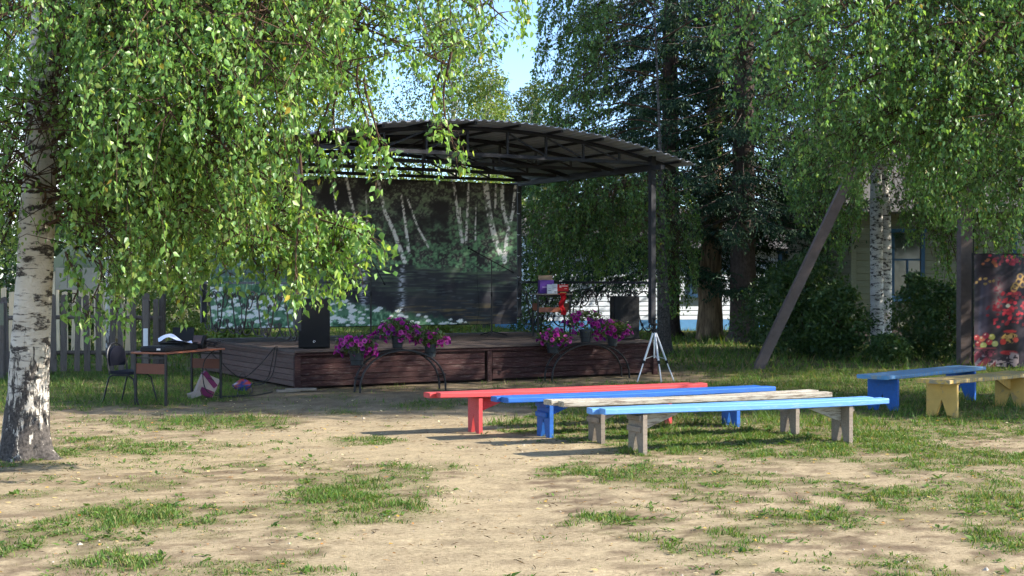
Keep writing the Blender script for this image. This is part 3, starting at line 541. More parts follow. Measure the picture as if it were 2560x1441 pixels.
crown(t, b0, limbs, 40, .95, .8, 34, .085, DG*1.3, DPp, PT, lambda B0, xy, tip: clear_stem(tip) | (tip[:, 1] > 31.2), False, umin=.45)
limbs = [limbcurve(on_trunk(T1, z), on_trunk(T1, z)+[math.cos(k*2.4)*2.6*(1-(z-5)/8), math.sin(k*2.4)*2.6*(1-(z-5)/8), .5], .5) for k, z in enumerate(np.linspace(5.5, 11, 14))]
crown(t, b0, limbs, 26, 1.0, .9, 24, .1, DG, DPp, None, None, False)

# the dark birch right behind the stage
bx, by = 3.42, 30.6
t = thing('birch_tree', 'dark weeping birch hanging beside the backdrop behind the right stage post', 'tree', (bx, by, 0)); b0 = np.array([bx, by, 0.])
TD = [(3.42, 30.6, 0), (3.36, 30.6, 2), (3.3, 30.6, 5), (3.1, 30.6, 10)]
trunk_obj(np.array(TD)-b0, [.17, .11, .03, .006], M['bark_dim'], t, 14, .5, 4, .06, 5, .2)
ends = [(px, py, Y) for px, py, Y in [(1360, 40, 30), (1350, 160, 31), (1400, -60, 31), (1380, 260, 29.6), (1440, 80, 30), (1450, 220, 31.5), (1500, 10, 31.5), (1500, 150, 30), (1540, 280, 31), (1560, 90, 29.8), (1600, 200, 30.4), (1650, 60, 31), (1680, 260, 31),
        (1345, 480, 29.4), (1380, 560, 29.2), (1350, 640, 29.6), (1430, 480, 29.2), (1440, 620, 29.4), (1490, 540, 29), (1520, 640, 29.6), (1560, 500, 29.4), (1590, 600, 30), (1620, 470, 30.5), (1680, 560, 31), (1700, 640, 31), (1340, 740, 30), (1330, 560, 30.4), (1480, 420, 31), (1400, 400, 31), (1345, 360, 31), (1690, 720, 31.5)]]
limbs = [limbcurve(on_trunk(TD, min(max(P3(*e)[2]+.7, 2.4), 9.5)), P3(*e)+[0, 0, .2], .5) for e in ends]
PD = [(1338, -900), (1342, 100), (1325, 250), (1285, 300), (1316, 460), (1318, 830), (1345, 835), (1362, 720), (1400, 690), (1470, 720), (1540, 705), (1620, 735), (1680, 800), (1735, 780), (1760, 600), (1740, 430), (1540, 400), (1520, 200), (1560, -100), (1600, -900)]
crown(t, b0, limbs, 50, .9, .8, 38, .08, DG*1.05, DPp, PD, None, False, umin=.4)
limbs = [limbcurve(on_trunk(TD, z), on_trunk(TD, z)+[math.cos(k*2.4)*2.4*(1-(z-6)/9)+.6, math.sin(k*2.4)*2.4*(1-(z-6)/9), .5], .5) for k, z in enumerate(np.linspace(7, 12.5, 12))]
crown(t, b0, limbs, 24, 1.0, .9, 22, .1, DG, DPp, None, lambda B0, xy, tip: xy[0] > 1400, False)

def spruce(label, x, y, H, R, r0, zlow, seed, shown=10., flare=.35, group=None, dens=1., zvis=None):
    t = thing('spruce_tree', label, 'tree', (x, y, 0), 0, group)
    tr = trunk_obj([(0, 0, 0), (.02, 0, H*.4), (0, 0, H)], [r0, r0*.68, .02], M['bark_spruce'], t, 18, flare, 6, .06, seed, .2, [(-.4, r0*.5), (3.5, r0*.6)])
    BP = []; st = []; z = zlow; k = 0
    while z < H-.4:
        fr = 1-(z-zlow*.3)/(H-zlow*.3); nb_ = 6 if z < shown else 3
        for j in range(nb_):
            a = k*2.399+rng.normal(0, .2); k += 1; Lb = (R*fr**.8+.25)*rng.uniform(.7, 1.1); tt = np.linspace(0, 1, 7)
            dr = -.42*Lb*tt**1.2+.22*Lb*tt**3 if z < H*.75 else .25*Lb*tt
            BP.append(np.stack([math.cos(a)*Lb*tt, math.sin(a)*Lb*tt, z+rng.uniform(-.15, .15)+dr], 1)); m = int((16+Lb*15)*dens*(1 if z < shown else .4))
            u = rng.uniform(.12, 1, m)**.8*6; i0 = np.floor(u).astype(int).clip(0, 5); f = (u-i0)[:, None]; p = BP[-1][i0]*(1-f)+BP[-1][i0+1]*f
            sd = np.where(rng.random(m) < .5, -1, 1); da = a+sd*rng.uniform(.4, 1.25, m); ln = rng.uniform(.25, .62, m)*(.6+.4*Lb/R)
            d = np.stack([np.cos(da), np.sin(da), rng.uniform(-1.3, .0, m)], 1); d /= np.linalg.norm(d, axis=1, keepdims=True)
            for q in range(int(8*max(dens, .8)) if z < shown else 2):
                g = rng.uniform(.0, .95, m)[:, None]; o = p+d*ln[:, None]*g; o[:, 2] -= .12*ln*g[:, 0]**2
                dd = d+rdir(m, -.35, .55)*.75; st.append((o, dd, rng.uniform(.07, .16, m)*(1 if z < shown else 2.2)))
        z += .26 if z < shown else .6
    V, Fq = tubes(np.stack(BP), np.linspace(.022, .004, 7)[None, :].repeat(len(BP), 0), 4); npmesh('branches', V, Fq, M['bark_spruce'], t)['kind'] = 'stuff'
    o = np.concatenate([s[0] for s in st]); d = np.concatenate([s[1] for s in st]); l = np.concatenate([s[2] for s in st]); n = len(l)
    V, Fc, C = leafmesh(o, d, rdir(n, .6, 1), l, l*.36, pick(n, np.array([[.023, .053, .029], [.033, .072, .034], [.016, .04, .024], [.055, .098, .042]]), [.4, .3, .2, .1]), False)
    cr = npmesh('crown', V, Fc, M['needle'], t, C); cr['kind'] = 'stuff'; print('spruce', n); return t
spruce('tall dark spruce with the bare lower trunk behind the leaning concrete strut', 6.12, 36.2, 21, 4.3, .36, 3.3, 1, 9.6, .55, dens=.95)
spruce('dense dark spruce rising above the right half of the stage roof', 4.5, 39.0, 22, 4.7, .3, 2.2, 2, 10.5, dens=1.15)
spruce('dark spruce showing behind the twin stemmed birch', 9.3, 41, 20, 3.6, .3, 3.4, 3, 9, dens=.45)

def simple_tree(name, label, x, y, H, z0, R, r0, nl, ls, pal, pp, bark, lobes=16, group=None, seed=0, keep=None, cat='tree', squash=1., pool=None):
    t = thing(name, label, cat, (x, y, 0), 0, group)
    tp = [(0, 0, -.05), (.05, 0, H*.4), (0, .05, H*.93)]
    if r0: trunk_obj(tp, [r0, r0*.7, .02], bark, t, 14, .3, 5, .08, seed, .2)
    LC = []; LR = []
    for k in range(lobes):
        z = z0+(H-z0)*(k+.5)/lobes; q = (z-z0)/(H-z0); rr = R*math.sin(math.pi*min(.97, .18+.8*q))**.7*squash**0; a = k*2.4+seed; e = rr*.62*rng.uniform(.6, 1.1)
        LC.append((math.cos(a)*e, math.sin(a)*e, z)); LR.append(max(.3*R, rr*rng.uniform(.42, .7)))
    lb = [limbcurve(on_trunk(np.array(tp), max(.05, c[2]*.75)), np.array(c), .1, 8) for c in LC]; V, Fq = tubes(np.stack(lb), np.linspace(.03, .006, 8)[None, :].repeat(len(lb), 0)*(1 if r0 else .5), 5); npmesh('branches', V, Fq, bark, t)['kind'] = 'stuff'
    n = nl; i = rng.integers(0, lobes, n); v = rdir(n, 0, 1)*(rng.uniform(.25, 1.08, n)**.6)[:, None]; p = np.array(LC)[i]+v*np.array(LR)[i][:, None]*np.array([1, 1, .8]); p = p[p[:, 2] > .03]
    if keep is not None: p = p[keep(p+[x, y, 0])]
    n = len(p); l = ls*rng.uniform(.6, 1.3, n); col = pick(n, pal, pp, .25)*(.8+.4*vn(p[:, 0]*1.3+p[:, 1]+seed, p[:, 2]*1.3, 2))[:, None]
    V, Fc, C = leafmesh(p, rdir(n, -.5, .9), rdir(n, .7, 1), l, l*rng.uniform(.5, .85, n), col, False); cr = npmesh('crown', V, Fc, M['leaf_far'], t, C); cr['kind'] = 'stuff'; return t
# trees that stand outside the right edge and shade the yard
simple_tree('lime_tree', 'broad leafy tree standing beyond the right edge of the yard', 12.2, 25.6, 17, 3.3, 4.7, .3, 32000, .21, DG, DPp, M['bark_rough'], 22, None, 1)
simple_tree('lime_tree', 'smaller leafy tree beside the benches beyond the right edge', 13.0, 17.5, 8.5, 1.4, 2.6, .2, 20000, .17, DG, DPp, M['bark_rough'], 22, None, 2)
simple_tree('lime_tree', 'third broad leafy tree behind the poster beyond the right edge', 14.2, 29.6, 17, 3.4, 4.7, .3, 20000, .24, DG, DPp, M['bark_rough'], 22, None, 3)
# the furrowed trunk beside the spruce
bt = thing('poplar_tree', 'thick deeply furrowed brown trunk lit by the sun beside the spruce', 'tree', (5.5, 38.0, 0)); tp = [(0, 0, -.05), (.02, 0, 2), (.1, 0, 5), (.3, 0, 13)]
an_n = 40; trunk_obj(tp, [.36, .30, .27, .03], M['bark_rough'], bt, an_n, .22, 7, .16, 6, .12)
limbs = [limbcurve(on_trunk(np.array(tp), z), on_trunk(np.array(tp), z)+[math.cos(k*2.4)*2.4, math.sin(k*2.4)*2.4, .9], .4) for k, z in enumerate(np.linspace(4.2, 11.5, 16))]
crown(bt, (0, 0, 0), limbs, 26, .7, .9, 24, .1, DG, DPp, None, None, False)
# sunlit trees beyond the stage roof and behind the fence
YG = np.array([[.11, .17, .04], [.14, .19, .045], [.085, .15, .035], [.2, .21, .05]]); YP = [.4, .25, .25, .1]
for (nm, lab, px, Y, top, z0, R, nl, ls, pal, sd) in [
        ('birch_tree', 'tall sunlit birch beyond the middle of the stage roof', 1130, 52, 60, 1.2, 3.1, 25000, .13, YG*.85, 3),
        ('willow_tree', 'bright yellow green young tree rising over the top of the stage roof', 1215, 47, 190, .8, 2.0, 13000, .12, YG*1.25, 4),
        ('birch_tree', 'bushy green tree between the roof ridge and the dark birch', 1330, 56, 215, 1.0, 2.3, 14000, .13, YG*.8, 5),
        ('birch_tree', 'leafy tree glimpsed through the left birch above the roof eave', 830, 50, 120, .8, 3.2, 16000, .14, YG, 6),
        ('birch_tree', 'leafy tree glimpsed through the left birch behind the backdrop', 590, 48, -20, .5, 3.8, 20000, .14, YG*.8, 7),
        ('birch_tree', 'dense dark green tree behind the picket fence', 300, 40, -120, .4, 3.6, 19000, .13, DG[:4], 8),
        ('birch_tree', 'dark leafy tree behind the birch trunk at the left edge', 20, 42, -160, .4, 4.0, 20000, .13, DG[:4], 9)]:
    simple_tree(nm, lab, (px-CX)/F*Y, Y, CH+(HY-top)/F*Y, z0, R, .14, nl, ls, pal, YP, M['bark_thin'], 20, None, sd)
spruce('slender young spruce with its tip against the sky above the roof', (1240-CX)/F*58, 58, CH+(HY-165)/F*58, 1.7, .12, .8, 5, 20, .2, dens=.35)
tz = thing('birch_tree', 'slender pale birch stem standing behind the picket fence', 'tree', ((276-CX)/F*29, 29, 0))
trunk_obj([(0, 0, 0), (-.02, 0, 2), (-.03, 0, 4), (.1, 0, 7)], [.10, .09, .075, .02], M['bark_thin'], tz, 12, .2, 4, .05, 8, .2)
limbs = [limbcurve((0, 0, z), (math.cos(k*2.4)*1.2, math.sin(k*2.4)*1.2, z+.6), .3) for k, z in enumerate(np.linspace(3.2, 6.5, 8))]
crown(tz, (0, 0, 0), limbs, 16, .6, .6, 20, .08, LG, LPp, None, None, False)
# shrubs
BG = np.array([[.045, .09, .03], [.06, .11, .032], [.035, .075, .028], [.085, .13, .04]])
for (lab, px, py, Y, top, R, nl, ls, pal, sd) in [
        ('large dark green shrub behind the leaning concrete strut', 2010, 0, 29.5, 650, 1.25, 9000, .11, BG, 1), ('dark shrub with long leaves under the twin birch', 2095, 0, 28.4, 720, .75, 5000, .10, BG*1.15, 2),
        ('feathery green shrub below the blue window', 2300, 0, 28.6, 690, .7, 5200, .09, BG*1.2, 3), ('dark shrub crowding the concrete pole', 2370, 0, 27.8, 720, .75, 4800, .09, BG, 4), ('low shrub in front of the twin birch', 2220, 0, 27.4, 845, .55, 3000, .08, BG*1.3, 5),
        ('shrub rising beside the dark spruce trunk', 1925, 0, 32, 690, .8, 4200, .1, BG, 6),
        ('dark bush filling the gap beside the rear right stage post', 1335, 0, 33, 420, 1.0, 7000, .1, BG, 12),
        ('sunlit yellow green bush between fence and stage', 445, 0, 30.5, 560, 1.05, 9000, .085, YG*1.25, 7), ('bright leafy bush behind the stage under the backdrop', 1090, 0, 31.5, 790, .9, 5000, .085, YG*1.3, 8), ('yellow leaved bush seen through the left railing', 590, 0, 30, 815, .7, 3600, .085, YG*1.4, 9), ('tall dark bush behind the notice board', 190, 0, 31, 520, 1.5, 9000, .1, BG, 10), ('dark bush at the left edge behind the fence', 10, 0, 31.5, 560, 1.4, 7000, .1, BG, 11)]:
    simple_tree('shrub', lab, (px-CX)/F*Y, Y, CH+(HY-top)/F*Y, .12, R, 0, nl, ls, pal, YP, M['bark_brown'], 14, None, sd, None, 'shrub')
# far wood closing the view
n = 17000; X = rng.uniform(-50, 50, n); Y = rng.uniform(82, 108, n); Hh = 6+5.5*vn(X*.12, Y*.05, 3); Zf = Hh*rng.uniform(0, 1, n)**.8
V, Fc, C = leafmesh(np.stack([X, Y, Zf], 1), rdir(n, -.5, 1), rdir(n, .6, 1), rng.uniform(.35, .8, n), rng.uniform(.3, .6, n), pick(n, YG*.8, YP, .3), False)
tag(npmesh('far_wood', V, Fc, M['leaf_far'], None, C), 'far green wood closing the view behind the houses', 'wood', None, 'stuff')
# ------------------------------------------------------------------ the open-air stage
st = thing('stage', 'open air wooden stage with arched metal roof and dark steel posts', 'stage', (S0[0], S0[1], 0), SANG)
def SP(s, t, z=0.): p = S0+UU*s+VV*t; return (float(p[0]), float(p[1]), z)
nb_ = 40; bw = (SL+.06)/nb_
fm = MB().box((0, 0, 0), (SW+.05, bw-.006, .032)).mesh('floor_board', M['deck'])
for k in range(nb_): inst('floor_board', fm, st, (SW/2, -.04+bw*(k+.5), DZ-.016+random.uniform(-.002, .002)))
MB().box((SW/2, SL/2, .27), (SW-.24, SL-.24, .53)).build('dark_core', M['deck_dark'], st)  # solid dark fill standing in for the shaded hollow behind the board gaps
hb = .0865
def fascia(L_, name, mat): return MB().bbox((0, 0, 0), (L_, .026, hb-.006), .004).mesh(name, mat)
fa = fascia(3.19, 'front_board', M['stage_red'])
for side, xc in ((0, 1.665), (1, 4.99)):
    for k in range(6): inst('front_board', fa, st, (xc, .03+random.uniform(-.004, .004), .035+hb*(k+.5)), (0, random.uniform(-.002, .002), 0))
inst('front_trim', MB().bbox((0, 0, 0), (SW-.02, .04, .05), .006).mesh('front_trim', M['stage_red']), st, (SW/2, .012, .527))
for x in (.03, 3.33, SW-.03): MB().bbox((x, .012 if x == 3.33 else .008, .25), (.1 if x != 3.33 else .085, .05 if x == 3.33 else .06, .5), .006).build('corner_board' if x != 3.33 else 'batten', M['stage_red'], st)
fs = MB().bbox((0, 0, 0), (.026, SL-.1, hb-.006), .004).mesh('side_board', M['stage_grey'])
for x in (.03, SW-.03):
    for k in range(6): inst('side_board', fs, st, (x+random.uniform(-.005, .005), SL/2+.03, .035+hb*(k+.5)), (random.uniform(-.003, .003), 0, 0))
    inst('side_trim', MB().bbox((0, 0, 0), (.05, SL, .035), .005).mesh('side_trim', M['stage_grey']), st, (.01 if x < 1 else SW-.01, SL/2+.02, .535))
for k in range(6): inst('rear_board', fascia(SW-.1, 'rear_board', M['stage_grey']) if k == 0 else bpy.data.meshes['rear_board'], st, (SW/2, SL-.02, .035+hb*(k+.5)))
ZC = 3.6
PX = (.05, SW-.05); PY = (.06, SL-.06)
for x in PX:
    for y in PY: MB().box((x, y, (DZ+ZC-.05)/2), (.095, .095, ZC-.05-DZ)).build('post', M['steel'], st).location.z = DZ/2+.002
for x in PX: MB().box((x, SL/2, ZC-.005), (.08, SL+.5, .08)).build('side_beam', M['steel'], st)
def arch(x): return ZC+.09+.45*(1-((x-SW/2)/3.62)**2)
xs_ = np.linspace(-.45, SW+.45, 29)
for y in (.06, 1.62, 3.18, SL-.06):
    tr = MB().box((SW/2, y, ZC+.075), (SW-.18, .06, .06)).build('truss', M['steel'], st)
    MB().tube([(x, y, arch(x)-.045) for x in xs_], .035, 4).build('arch_chord', M['steel'], tr)
    nw = 9
    for k in range(1, nw):
        x = SW*k/nw; top = arch(x)-.07
        if top-(ZC+.105) > .05: MB().bar((x, y, ZC+.105), (x, y, top), .035, .035).build('web', M['steel'], tr)
    for k in range(1, nw-1):
        xa, xb = SW*k/nw, SW*(k+1)/nw
        if k < nw//2: p, q = (xa, y, ZC+.11), (xb, y, arch(xb)-.08)
        elif k > nw//2: p, q = (xa, y, arch(xa)-.08), (xb, y, ZC+.11)
        else: continue
        MB().bar(p, q, .026, .026).build('diagonal', M['steel'], tr)
for k in range(10):
    x = -.3+(SW+.6)*k/9; MB().box((x, SL/2+.02, arch(x)+.008), (.045, SL+.62, .04)).build('purlin', M['steel'], st)
# corrugated roof sheets, ridges running front to back
x0, x1 = -.52, SW+.52; ns = 7
for k in range(ns):
    a, b = x0+(x1-x0)*k/ns, x0+(x1-x0)*(k+1)/ns+.05; per = .155; q = []
    x = a
    while x < b:
        for (dx, up) in ((0, 0), (.06, 0), (.078, 1), (.138, 1)):
            if x+dx <= b+.02: q.append((x+dx, arch(x+dx)+.032+.026*up+(.004 if k % 2 else 0)))
        x += per
    q = np.array(q); m = len(q); ya, yb = -.36, SL+.34
    V = np.concatenate([np.c_[q[:, 0], np.full(m, yy), q[:, 1]-dz] for dz in (0, .004) for yy in (ya, yb)]); i = np.arange(m-1)
    Fq = np.concatenate([np.stack([i, i+1, i+1+m, i+m], 1), np.stack([i+2*m, i+3*m, i+1+3*m, i+1+2*m], 1), np.stack([i, i+2*m, i+2*m+1, i+1], 1), np.stack([i+m, i+m+1, i+3*m+1, i+3*m], 1)])
    npmesh('roof_sheet', V, Fq, M['roof'], st)
# wrought-iron railings with scrolls
def scroll(S_=True, n=46, a=1.5, b=34, p=4):
    x = np.linspace(-1, 1, n); k = (a+b*np.abs(x)**p)*(np.sign(x) if S_ else 1); h = np.concatenate([[0], np.cumsum((k[1:]+k[:-1])/2*np.diff(x))]); h -= h[n//2]
    c = np.cumsum(np.stack([np.cos(h), np.sin(h)], 1), 0); c -= (c.max(0)+c.min(0))/2; return c/(c[:, 0].max()-c[:, 0].min())
SCR = scroll(True); CCR = scroll(False, 46, 1.1, 34)
def rail(x, mat, label):
    r = MB().box((x, SL/2, 1.60), (.05, SL-.22, .04)).build('railing', M['steel'], st); r['label'] = label
    def put(cur, cy_, cz, s, ang, mir=1, rad=.0105):
        p = cur*s; p[:, 1] *= mir; ca, sa = math.cos(ang), math.sin(ang); p = np.stack([p[:, 0]*ca-p[:, 1]*sa, p[:, 0]*sa+p[:, 1]*ca], 1)
        pts = [(x, cy_+q[0], min(1.575, max(DZ+.02, cz+q[1]))) for q in p]; MB().tube(pts, rad, 5).build('scroll', mat, r)
    n = 7; st_ = (SL-.3)/n
    for k in range(n):
        y = .15+st_*(k+.5); m = 1 if k % 2 else -1
        put(SCR, y, 1.1, .84, math.radians(90+12*m), m, .012)
        put(CCR, y+m*.1, 1.34, .46, math.radians(180+20*m), 1); put(CCR, y-m*.1, .84, .48, math.radians(-15*m), 1)
        put(SCR, y+st_*.5, 1.3, .44, math.radians(60*m), -m); put(SCR, y+st_*.5, .86, .42, math.radians(-50*m), m)
        if k % 2: put(CCR, y+.16, 1.08, .34, math.radians(90), 1)
rail(.05, M['iron'], 'bronze coloured scrollwork railing on the left side'); rail(SW-.05, M['iron_black'], 'black scrollwork railing on the right side')

# ------------------------------------------------------------------ printed backdrop
def grid_print(name, corners, nu, nv, paint, mat, sag=None):
    A_, B_, z0, z1 = corners; u = np.linspace(0, 1, nu); v = np.linspace(0, 1, nv); U, Vv = np.meshgrid(u, v)
    X = A_[0]+(B_[0]-A_[0])*U; Y = A_[1]+(B_[1]-A_[1])*U; Z = z0+(z1-z0)*Vv
    px, py = proj(np.stack([X, Y, Z], -1)); C = lin(np.clip(paint(px, py), 0, 255))
    if sag is not None: Y = Y+sag(U, Vv)
    i = (np.arange(nv-1)[:, None]*nu+np.arange(nu-1)[None]).ravel()
    o = npmesh(name, np.stack([X, Y, Z], -1).reshape(-1, 3), np.stack([i, i+1, i+1+nu, i+nu], 1), mat, None, C.reshape(-1, 3), True); return o
def segd(x, y, pts, w0, w1):
    best = np.full(x.shape, 9.); par = np.zeros(x.shape)
    n = len(pts)-1
    for k in range(n):
        (ax, ay), (bx, by) = pts[k], pts[k+1]; dx, dy = bx-ax, by-ay; t = np.clip(((x-ax)*dx+(y-ay)*dy)/(dx*dx+dy*dy), 0, 1)
        d = np.hypot(x-ax-t*dx, y-ay-t*dy)/((w0+(w1-w0)*(k+t)/n)/2); m = d < best; best = np.where(m, d, best); par = np.where(m, k+t, par)
    return best, par
prn = np.random.default_rng(5)
def paint_backdrop(x, y):
    def mix(c, col, a): return c*(1-a[..., None])+np.array(col, float)*a[..., None]
    n1 = vn(x/46, y/40, 4); n2 = vn(x/9+30, y/9, 3); n3 = vn(x/5+3, y/3.5+50, 2); n4 = vn(x/60+9, y/4, 3); c = np.zeros(x.shape+(3,))+np.array([48, 46, 47])
    c = mix(c, (84, 92, 76), sstep(.38, .68, n1)*sstep(.45, .6, n2)); c = mix(c, (112, 122, 100), sstep(.55, .7, n2*.6+n1*.4)*sstep(.5, .75, n3)*.8); c = mix(c, (26, 23, 26), sstep(.55, .4, n1)*.5)
    c = mix(c, (124, 132, 112), sstep(.56, .72, vn(x/3.1+7, y/3.1, 2))*sstep(.35, .6, n1)*.6)
    g = sstep(500, 640, y+(n1-.5)*120)*(y < 690); c = mix(c, (58, 80, 62), g*sstep(.38, .6, n2)); c = mix(c, (92, 124, 92), g*sstep(.46, .66, n2*.5+n3*.5)*.95)
    T = [([(865, 440), (890, 560), (910, 650)], 7, 8), ([(943, 440), (962, 530), (985, 580), (1012, 655)], 7, 12), ([(1004, 490), (1014, 560), (1022, 632)], 5, 9), ([(1018, 495), (1045, 570), (1072, 618)], 4, 6), ([(1132, 440), (1145, 540), (1156, 605)], 6, 9), ([(1172, 450), (1168, 540), (1165, 605)], 5, 7), ([(1150, 520), (1153, 580)], 3, 4),
         ([(1212, 440), (1222, 530), (1238, 600), (1256, 645)], 15, 13), ([(1254, 440), (1257, 520), (1272, 575)], 10, 9), ([(1290, 450), (1282, 530), (1266, 600), (1262, 655)], 6, 11), ([(1241, 440), (1238, 520)], 6, 5), ([(915, 480), (918, 560)], 3, 3), ([(1190, 520), (1188, 600)], 3, 4), ([(830, 450), (850, 600)], 4, 5), ([(640, 460), (660, 650)], 6, 8), ([(700, 440), (706, 600)], 5, 6)]
    for pts, w0, w1 in T:
        d, par = segd(x, y, pts, w0, w1); a = (1-sstep(.75, 1.15, d))*np.where(vn(x/7+par*3, y/5.5, 2) > .60, .25, 1)*np.where(n2 > .62, .35, 1); c = mix(c, (196, 192, 192), a*(.75+.25*(n3)))
    sh = 668+8*(n1-.5)*4+(x > 1150)*10; wt = sstep(-3, 4, y-sh); wc = np.zeros(c.shape)+np.array([40, 40, 44]); wc = mix(wc, (70, 84, 66), sstep(.4, .75, n4)*sstep(760, 690, y)); wc = mix(wc, (92, 78, 50), sstep(.52, .7, n4)*sstep(730, 790, y)*.9); wc = mix(wc, (28, 27, 34), sstep(.5, .3, n1)*.7); wc = mix(wc, (104, 120, 118), (sstep(.66, .76, vn(x/24, y/3., 2)))*.22)
    for xr in (908, 1004): wc = mix(wc, (170, 172, 184), np.exp(-((x-xr)/9)**2)*sstep(.4, .65, vn(x/9, y/2.2, 2))*.8)
    c = c*(1-wt[..., None])+wc*wt[..., None]
    lf = sstep(860, 700, x)*sstep(560, 640, y); c = mix(c, (92, 116, 112), lf*.55); c = mix(c, (140, 160, 160), lf*sstep(.6, .75, n4)*.6)
    yd = np.interp(x, [500, 740, 860, 1000, 1180, 1320], [690, 705, 755, 785, 815, 840])+14*(n2-.5)*2; dz = sstep(-14, 10, y-yd)
    gg = mix(np.zeros(c.shape)+np.array([68, 98, 76]), (110, 142, 110), sstep(.5, .75, vn(x/3.2, y/11, 3))); gg = mix(gg, (36, 64, 46), sstep(.52, .35, n2)*.8); c = c*(1-dz[..., None])+gg*dz[..., None]
    k = 0; seen = []
    while k < 190:
        a, b = prn.uniform(505, 1175), prn.uniform(700, 832); lim = np.interp(a, [500, 740, 860, 1000, 1180], [698, 715, 752, 778, 806])
        if b < lim or any(abs(a-q[0])/1.7+abs(b-q[1]) < 5.2 for q in seen): continue
        k += 1; seen.append((a, b)); s = prn.uniform(.55, 1.25)*np.interp(b, [700, 830], [.75, 1.2])*np.interp(a, [510, 1170], [1.25, .8]); rx, ry = 8.2*s, prn.uniform(3.2, 5.2)*s
        dx, dy = x-a, y-b; th = np.arctan2(dy/ry, dx/rx); r = np.hypot(dx/rx, (dy+.12*dx*.5)/ry)*(1+.16*np.cos(th*9+k)); aa = 1-sstep(.8, 1.02, r); c = mix(c, (212, 214, 222), aa*(.85+.15*n3)); c = mix(c, (170, 150, 70), (1-sstep(.12, .25, np.hypot(dx/rx, (dy-ry*.2)/ry)))*(.6 if k % 3 else 0))
    return c*1.42+7
bl = SP(.14, SL-.16); br = SP(SW-.14, SL-.16)
bd = grid_print('backdrop_banner', (bl[:2], br[:2], .77, 3.58), 370, 175, paint_backdrop, printmat('printed_banner'), lambda U, Vv: .02*np.sin(U*17)*np.sin(Vv*3.1)+.012*np.sin(U*41+Vv*6))
tag(bd, 'large printed backdrop of birches, a river and white daisies across the stage rear', 'banner')
for k in range(7):
    z = .85+k*.43; p = SP(SW-.12, SL-.13, z); q = SP(SW-.03, SL-.09, z); MB().tube([p, ((p[0]+q[0])/2, p[1]-.02, z-.01), q], .006, 4).build('tie', M['white'], bd)
MB().tube([SP(.13, SL-.15, 3.58), SP(SW-.13, SL-.15, 3.58)], .014, 6).build('hem_rod', M['steel'], bd); MB().tube([SP(.13, SL-.15, .765), SP(SW-.13, SL-.15, .765)], .01, 6).build('hem_rod', M['iron_black'], bd)

# ------------------------------------------------------------------ loudspeakers and microphones
def speaker(label, s, t, rz):
    o = thing('loudspeaker', label, 'loudspeaker', SP(s, t, DZ+.001), rz, 'black loudspeakers on the stage')
    w, d, h = .48, .38, .77
    MB().prism([(-w/2, .0), (w/2, .0), (w/2*.72, d), (-w/2*.72, d)], 'z', .012, h).build('cabinet', M['plastic'], o)
    g = MB().bbox((0, -.012, h/2+.006), (w-.012, .02, h-.03), .008).build('grille', M['grille'], o)
    p = [(.0+.020*math.cos(a)*(1-a/9), -.0245, .11+.020*math.sin(a)*(1-a/9)) for a in np.linspace(0, 5.6, 16)]; MB().tube(p, [.0035+.0022*k/15 for k in range(16)], 5).build('logo', M['white'], g)
    for sx in (-1, 1): MB().bbox((sx*(w/2*.86+.003), .19, h*.55), (.02, .1, .16), .006).build('handle', M['grille'], o)
    MB().bbox((0, .17, .006), (w*.7, .28, .012), .003).build('foot', M['black_rubber'], o)
speaker('black loudspeaker on the left front corner of the stage', .42, .30, math.radians(6)); speaker('black loudspeaker at the right end of the stage beside the petunias', 6.32, .42, math.radians(16))
def micstand(label, s, t, rz, h, tilt, tail, mic=True):
    o = thing('microphone_stand', label, 'microphone stand', SP(s, t, DZ+.001), rz, 'microphone stands on the stage')
    for k in range(3): a = k*2.094+.3; MB().tube([(0, 0, .09), (math.cos(a)*.3, math.sin(a)*.3, .012)], .009, 6).build('leg', M['iron_black'], o)
    MB().tube([(0, 0, .05), (0, 0, h*.55)], .015, 8).build('pole', M['iron_black'], o); MB().tube([(0, 0, h*.55-.02), (0, 0, h)], .011, 8).build('upper_pole', M['iron_black'], o)
    MB().lathe([(.016, -.04), (.02, 0), (.016, .05)], 8, (0, 0, h*.55)).build('clutch', M['plastic'], o)
    ct, sn = math.cos(tilt), math.sin(tilt); a = (-ct*.36, 0, h+sn*.36); b = (ct*tail, 0, h-sn*tail)
    bm_ = MB().tube([a, b], .010, 6).build('boom', M['iron_black'], o); MB().tube([(b[0]-ct*.05, 0, b[2]+sn*.05), b], .018, 8).build('counterweight', M['plastic'], bm_)
    if mic:
        m = MB().tube([(a[0]+.04*ct, 0, a[2]-.02), (a[0]-.10*ct, 0, a[2]+.10*sn)], [.012, .017], 8).build('microphone', M['plastic'], o); c0 = (a[0]-.13*ct, 0, a[2]+.13*sn)
        MB().lathe([(.008, -.026), (.022, -.016), (.026, 0), (.022, .018), (.008, .027)], 10, c0).build('microphone_head', M['grille'], m)
        MB().tube([(a[0]+.04, 0, a[2]-.03), (a[0]+.04, .02, a[2]-.5), (a[0]+.08, .02, .5), (a[0]+.02, 0, .1), (0, 0, .02)], .004, 5).build('cable', M['black_rubber'], o)
micstand('microphone stand with raised boom before the right birches of the backdrop', 5.1, 3.1, math.radians(-2), 1.42, .5, .48)
micstand('microphone stand with drooping boom at the middle of the stage behind petunias', 2.8, 3.5, math.radians(8), 1.45, 1.08, .55, False)

